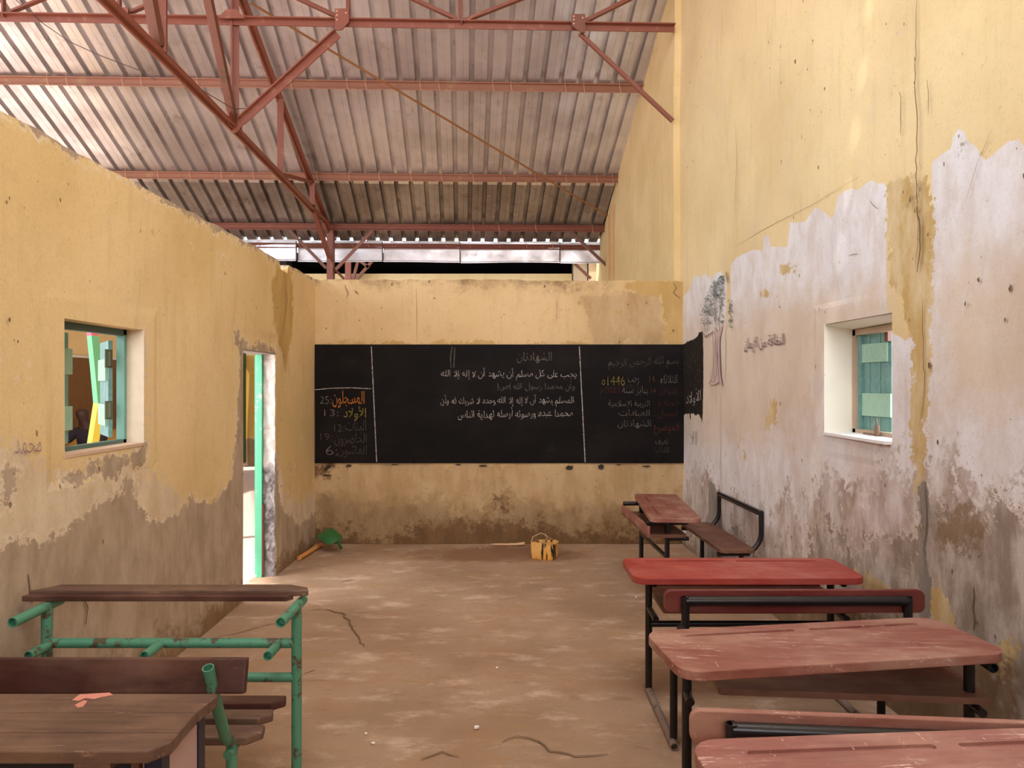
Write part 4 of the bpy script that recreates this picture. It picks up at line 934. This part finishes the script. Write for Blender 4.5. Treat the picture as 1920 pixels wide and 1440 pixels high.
def table_bench(label, loc, rot, top, shelf, H=.68, half=.485, loop_h=.738, loop_y=-.76, plank=True, top_mat=M_RED, seat_mat=M_BRED, shelf_mat=M_BRED, tube=M_BLACK, back_mat=M_REDD, foot_mat=M_DUSTY, group=None, loop_half=.475, pe=.085, sh=.475):
    root = empty('school_desk', loc, rot); tag(root, label, 'school desk', group)
    L, D, cx_, cy_, trot, r = top
    M = Matrix.Translation((cx_, cy_, H)) @ Matrix.Rotation(trot, 4, 'Z')
    desktop('desktop', L, D, .034, r, top_mat, root, M, [(-L*.40, -.03, D/2-.075), (.03, L*.40, D/2-.075)])
    sy0, sy1, scx, sL = shelf
    mb = MB(); mb.prism(round_rect(scx-sL/2, scx+sL/2, sy0, sy1, .015, 2), sh, sh+.025); sh_ = mb.build('book_shelf', shelf_mat, root, bevel=.002)
    mb = MB(); mb.box((scx-sL/2, sy1-.02, sh+.025), (scx+sL/2, sy1, sh+.085)); mb.build('shelf_lip', back_mat, sh_, bevel=.002)
    for s in (-1, 1):
        x = s*half
        mb = MB(); mb.tube([(x, 0, .03), (x, 0, H-.055)], .019); mb.build('leg', tube, root)
        mb = MB(); mb.tube([(x, -.155, H-.053), (x, .155, H-.053)], .018, hollow=True, up=(0, 0, 1)); mb.build('top_support', tube, root)
        mb = MB(); mb.tube([(x, sy0-.03, sh-.018), (x, .01, sh-.018)], .016); mb.build('shelf_support', tube, root)
        mb = MB(); mb.tube([(x, .06, .018), (x, -.60, .018)], .018, hollow=True); mb.build('floor_bar', foot_mat, root)
        mb = MB(); xb = s*loop_half; mb.tube([(xb, -.54, .03), (xb, -.54, .40)], .018); mb.build('leg', tube, root)
        mb = MB(); mb.tube([(xb, -.36, .40), (xb, -.60, .40)], .016); mb.build('seat_support', tube, root)
    mb = MB(); mb.tube([(-half, 0, .37), (half, 0, .37)], .017); mb.build('cross_bar', tube, root)
    mb = MB(); mb.prism(round_rect(-.52, .52, -.63, -.37, .045), .417, .442); mb.build('seat', seat_mat, root, bevel=.003)
    # curved tubes of the backrest and its top rail
    for s in (-1, 1):
        x = s*loop_half; pth = [(x, -.60, .40)]
        pth += arc((loop_y+.15, .55), .15, -PI/2+.25, -PI, 7, lambda a, b: (x, a, b))
        pth += [(x, loop_y, loop_h+.004)]
        mb = MB(); mb.tube(pth, .018, hollow=True, up=(1, 0, 0)); mb.build('back_post', tube, root)
    mb = MB(); mb.tube([(-loop_half, loop_y, loop_h-.014), (loop_half, loop_y, loop_h-.014)], .021); mb.build('top_rail', tube, root)
    if plank:
        mb = MB(); mb.prism(round_rect(-loop_half-pe, loop_half+pe, loop_h-.072, loop_h+.026, .030), 0, .024, Matrix.Translation((0, loop_y+.0195+.024, 0)) @ Matrix.Rotation(PI/2, 4, 'X'))
        mb.build('backrest', back_mat, root, bevel=.003)
    return root
g = 'school desks with benches on the right side of the room'
deskA = table_bench('bright red school desk with a red backrest, farthest of the right hand row', (1.215, 3.79, 0), 0, (1.17, .42, -.02, -.035, 0, .07), (-.16, .27, .05, .98), top_mat=M_RED)
deskB = table_bench('faded red brown school desk with a skewed dusty top, behind the bright red one', (1.195, 2.705, 0), math.radians(-5.0), (1.22, .40, -.05, -.09, math.radians(13), .075), (-.06, .25, .08, .98), H=.70, half=.52, loop_h=.708, loop_y=-.79, top_mat=M_ROSE, back_mat=M_ROSE, loop_half=.52, pe=.11)
deskC = table_bench('scratched pink red school desk cut off at the lower right corner', (1.06, 1.60, 0), math.radians(4), (1.24, .42, .0, -.02, 0, .075), (-.10, .2, .0, .98), H=.776, top_mat=M_ROSE2, back_mat=M_ROSE)
deskS = table_bench('dusty red school desk turned sideways in the front corner, bare tube backrest by the wall', (1.126, 5.66, 0), PI/2+.045, (1.14, .37, .03, -.10, math.radians(-6.5), .05), (-.13, .16, .0, .95), H=.68, half=.42, loop_h=.71, loop_y=-.690, sh=.525, plank=False, top_mat=M_ROSE, tube=M_BLACK, back_mat=M_ROSE, loop_half=.46)
# desk on the left: one plank left of its top, green tubes
dk = empty('school_desk', (-1.39, 2.9, 0)); tag(dk, 'worn green tube school desk with a single brown top plank and three seat slats', 'school desk')
mb = MB(); mb.prism([(-.60, .02), (-.52, .115), (.45, .115), (.535, .07), (.55, .03), (.49, .02), (-.05, .022)], .775, .800); mb.build('top_plank', M_BROWN, dk, bevel=.005)
mb = MB(); mb.prism([(-.61, -.005), (.47, -.005), (.49, .025), (-.60, .025)], .762, .786); mb.build('plank_edge', M_BROWN2, dk, bevel=.004)
for s in (-1, 1):
    x = .51*s
    mb = MB(); mb.tube([(x, 0, .0), (x, 0, .745)], .021); mb.build('leg', M_GREEN, dk)
    mb = MB(); mb.tube([(x, .09, .742), (x, -.20, .742)], .020, hollow=True); mb.build('top_support', M_GREEN, dk)
for x in (-.49, -.04, .44):
    mb = MB(); mb.tube([(x, .0, .592), (x, -.14, .592)], .019, hollow=True); mb.build('shelf_stub', M_GREEN, dk)
mb = MB(); mb.tube([(-.51, 0, .592), (.51, 0, .592)], .020); mb.build('cross_bar', M_GREEN, dk)
mb = MB(); mb.tube([(-.51, 0, .452), (.51, 0, .452)], .019); mb.build('cross_bar', M_GREEN, dk)
for (a, b, e) in ((2.785, 2.71, .515), (2.665, 2.59, .505), (2.545, 2.45, .515)):
    y_a, y_b = a-2.9, b-2.9
    mb = MB(); mb.prism([(-.52, y_b), (e-.045, y_b), (e, (y_a+y_b)/2), (e-.01, y_a), (-.52, y_a)], .400, .430); mb.build('seat_slat', M_BROWN if a < 2.7 else M_BROWN2, dk, bevel=.006)
for s in (-1, 1):
    x = .42*s
    mb = MB(); mb.tube([(x, -.12, .385), (x, -.48, .385)], .016); mb.build('seat_support', M_GREEN, dk)
    mb = MB(); mb.tube([(x, -.44, .40), (x, -.50, .46), (x, -.60, .66), (x, -.635, .745)], .0185, hollow=True, up=(1, 0, 0)); mb.build('back_post', M_GREEN, dk)
    mb = MB(); mb.tube([(x, -.44, .40), (x+.0*s, -.47, .0)], .0185); mb.build('leg', M_GREEN, dk)
    mb = MB(); mb.tube([(x, -.46, .03), (.50*s, .0, .03)], .015); mb.build('floor_bar', M_GREEN, dk)
Mr = Matrix.Translation((0, -.585, .70)) @ Matrix.Rotation(math.radians(-14), 4, 'X')
mb = MB(); mb.box((-.53, -.015, -.055), (.525, .015, .055), Mr); mb.build('backrest', M_BROWN2, dk, bevel=.006)
# near left desk
ek = empty('teacher_table', (-1.42, 1.9, 0)); tag(ek, 'dark brown worn table with navy legs at the lower left corner', 'table')
mb = MB()
for i, (a, b) in enumerate(((.045, .165), (-.065, .043), (-.16, -.067))):
    if i == 0: pts = [(-.56, a), (.555, a), (.570, b-.02), (.565, b), (-.56, b)]
    elif i == 1: pts = [(-.56, a), (.560, a), (.556, b), (-.56, b)]
    else: pts = [(-.52, a), (.525, a), (.575-.012, a+.045), (.562, b), (-.56, b)]
    mb.prism(pts, .718, .750)
mb.build('tabletop', M_BROWN, ek, bevel=.004)
for x, y in ((.52, .11), (.52, -.10), (-.52, .11), (-.52, -.10)):
    mb = MB(); mb.box((x-.022, y-.022, 0), (x+.022, y+.022, .716)); mb.build('leg', M_NAVY, ek, bevel=.002)
for x in (.535, -.535): 
    mb = MB(); mb.box((x-.004, -.075, .36), (x+.004, .085, .70)); mb.build('side_panel', simple('pinkish_panel', rgb(180, 150, 146), .7, scale=5), ek)
M_PINK = simple('pink_paint', rgb(206, 136, 120), .5)
for pts in ([(135, 1313), (150, 1302), (205, 1299), (212, 1303), (186, 1308), (176, 1311), (160, 1309), (148, 1314)], [(140, 1322), (158, 1313), (164, 1315), (156, 1325), (146, 1327)]):
    q = [at_h(x, y, .7505)-ek.location for x, y in pts]; mb = MB(); mb.prism([(p.x, p.y) for p in q][::-1], .7503, .7512); o = mb.build('paint_stain', M_PINK, ek); o['label'] = 'pink paint stain'
mb = MB(); mb.box((-.5, -.13, .45), (.5, .12, .462)); mb.build('shelf', M_BROWN2, ek)
mb = MB(); mb.box((-.5, -.118, .46), (.46, -.108, .715)); mb.build('front_panel', M_DARK, ek)
mb = MB(); mb.box((.34, -.150, .695), (.43, -.12, .717)); mb.build('cleat', M_BROWN, ek)
mb = MB(); mb.box((.475, -.14, .1), (.495, -.12, .717)); mb.build('stile', M_BROWN2, ek)

# ---------------------------------------------------------------- things on the floor
# cut down jerrycan used as a bucket
bk = empty('cut_jerrycan', (.31, 6.72, 0), math.radians(-24)); tag(bk, 'yellow cut-down jerrycan with black paint drips and a rope handle, below the blackboard', 'bucket')
n = NT('yellow_plastic'); c = n.mix(n.ramp(n.noise(3, 5), .4, .7), rgb(214, 164, 92), rgb(214, 146, 48)); 
dr = n.ramp(n.noise(9, 6, .6, n.map((2.6, 2.6, .35))), .53, .56)
c = n.mix(dr, c, rgb(28, 20, 14)); M_JER = n.out(c, .5)
mb = MB(); w_, d_, r_ = .115, .085, .03; rings = []
levels = [(0, .92), (.012, .98), (.03, 1), (.06, 1.01), (.09, 1), (.12, 1.01), (.155, 1)]
prof = round_rect(-w_, w_, -d_, d_, r_, 4); k = len(prof); vs = []
for z, s in levels:
    for i, (a, b) in enumerate(prof): vs.append((a*s, b*s, z+(.012*math.sin(i*1.9) if z > .15 else 0)))
nl = len(levels)
for z, s in [(.155, .96), (.01, .93)]:
    for i, (a, b) in enumerate(prof): vs.append((a*s, b*s, z+(.012*math.sin(i*1.9) if z > .15 else 0)))
fs = [(i*k+j, i*k+(j+1) % k, (i+1)*k+(j+1) % k, (i+1)*k+j) for i in range(nl+1) for j in range(k)]
fs += [tuple(range(k))[::-1], tuple(range((nl+1)*k, (nl+2)*k))]
mb.add(vs, fs, False); mb.build('body', M_JER, bk)
M_ROPE = simple('rope', rgb(196, 160, 120), .9)
mb = MB(); mb.tube([(-.115, -.05, .15), (-.11, -.03, .20), (-.04, 0, .235), (.0, .0, .225), (.02, .01, .19), (-.03, -.06, .15)], .004, 6); mb.tube([(0, 0, .23), (.04, .02, .19), (.07, .06, .165)], .004, 6); mb.build('rope_handle', M_ROPE, bk)
# stick below the board
mb = MB(); P0 = [Vector((-.22, 7.20, .022)), Vector((-.16, 7.21, .018)), Vector((-.06, 7.22, .014)), Vector((.04, 7.22, .016)), Vector((.10, 7.21, .024)), Vector((.13, 7.2, .030))]
R = [.004, .010, .012, .013, .016, .018]
vs = []; fs = []
for i, (p, r) in enumerate(zip(P0, R)):
    for j in range(8): vs.append((p.x, p.y+r*math.cos(j*PI/4), p.z+r*math.sin(j*PI/4)-(0)))
for i in range(5):
    for j in range(8): fs.append((i*8+j, i*8+(j+1) % 8, (i+1)*8+(j+1) % 8, (i+1)*8+j))
fs += [tuple(range(8)), tuple(range(40, 48))[::-1]]
mb.add(vs, fs, True); o = mb.build('stick', simple('dry_wood', rgb(206, 166, 124), .8)); o.location.z = .003; tag(o, 'short pale crooked stick on the floor against the front wall', 'stick')
# wooden pole by the left wall
A = Vector((-1.985, 6.62, .026)); B = Vector((-1.93, 7.18, .026)); mb = MB(); mb.tube([Vector((0, 0, 0)), B-A], .022, 12); o = mb.build('wooden_handle', simple('orange_wood', rgb(206, 140, 76), .6)); o.location = A
tag(o, 'orange brown wooden broom handle lying in the left corner by the dustpan', 'handle')
# dustpan leaning in the corner
dp = empty('dustpan', (-1.80, 7.0, 0)); tag(dp, 'green plastic dustpan leaning upside down in the front left corner', 'dustpan')
M_DP = simple('green_plastic', rgb(44, 100, 50), .4, var=.1)
def dpp(px, py, Y): return at_y(px, py, Y)-dp.location
rim = [(593, 1005, 7.02), (600, 1000, 7.06), (618, 990, 7.18), (622, 989, 7.19), (632, 997, 7.14), (641, 1006, 7.04), (639, 1013, 6.98), (633, 1016, 6.95), (622, 1021, 6.90), (612, 1020, 6.90), (604, 1014, 6.94)]
vs = [dpp(*r) for r in rim]; ctr = dpp(622, 1001, 6.97); ridge = dpp(630, 1014, 6.90)
mb = MB()
panel1 = [vs[0], vs[1], vs[2], vs[3], dpp(634, 1013, 6.90), vs[8], vs[9], vs[10]]
mid = dpp(615, 1006, 6.92)
th = Vector((0, .006, -.002))
def fan(pts, c_):
    nn = len(pts); f = [(i, (i+1) % nn, nn) for i in range(nn)]
    mb.add(pts+[c_], f, True); mb.add([p+th for p in pts]+[c_+th], [t[::-1] for t in f], True)
    mb.add(pts+[p+th for p in pts], [(i, nn+i, nn+(i+1) % nn, (i+1) % nn) for i in range(nn)])
fan(panel1, mid)
fan([vs[3], vs[4], vs[5], vs[6], vs[7], dpp(634, 1013, 6.90)], dpp(631, 1006, 7.07))
mb.build('scoop', M_DP, dp)
mb = MB(); h0, h1 = dpp(632, 1014, 6.92), dpp(640, 1028, 6.85); mb.sweep([h0, h0*.5+h1*.5, h1], BOXP(.03, .012), up=(0, 1, .3)); mb.build('handle', M_DP, dp, bevel=.003)
# crumbs on the floor
k = 0
CRL = ['pale plaster chip on the open middle of the floor, nearest the viewer', 'small pale chip on the earth floor left of the middle of the aisle', 'tiny white chalk crumb beside the left leg of the bright red desk', 'small white crumb on the floor near the front wall, left of the stick']
for (px, py, s, lb) in ((893, 1367, .018, CRL[0]), (932, 1254, .012, 'tiny pale chip on the floor farther up the aisle'), (686, 1378, .012, CRL[1]), (700, 1396, .012, 'pale flake of plaster on the floor beside the green tube desk'), (1193, 1121, .014, CRL[2]), (900, 1028, .010, CRL[3])):
    p = at_h(px, py, 0); mb = MB(); q = [(s*random.uniform(.6, 1)*math.cos(a), s*random.uniform(.4, .8)*math.sin(a)) for a in (0, 1, 2, 3.1, 4.2, 5.3)]
    mb.prism(q, 0, s*.5); o = mb.build('plaster_chip', M_WHITE, bevel=.001); o.location = (p.x, p.y, .004); o.rotation_euler = (0, 0, k); k += 1; tag(o, lb, 'chip')
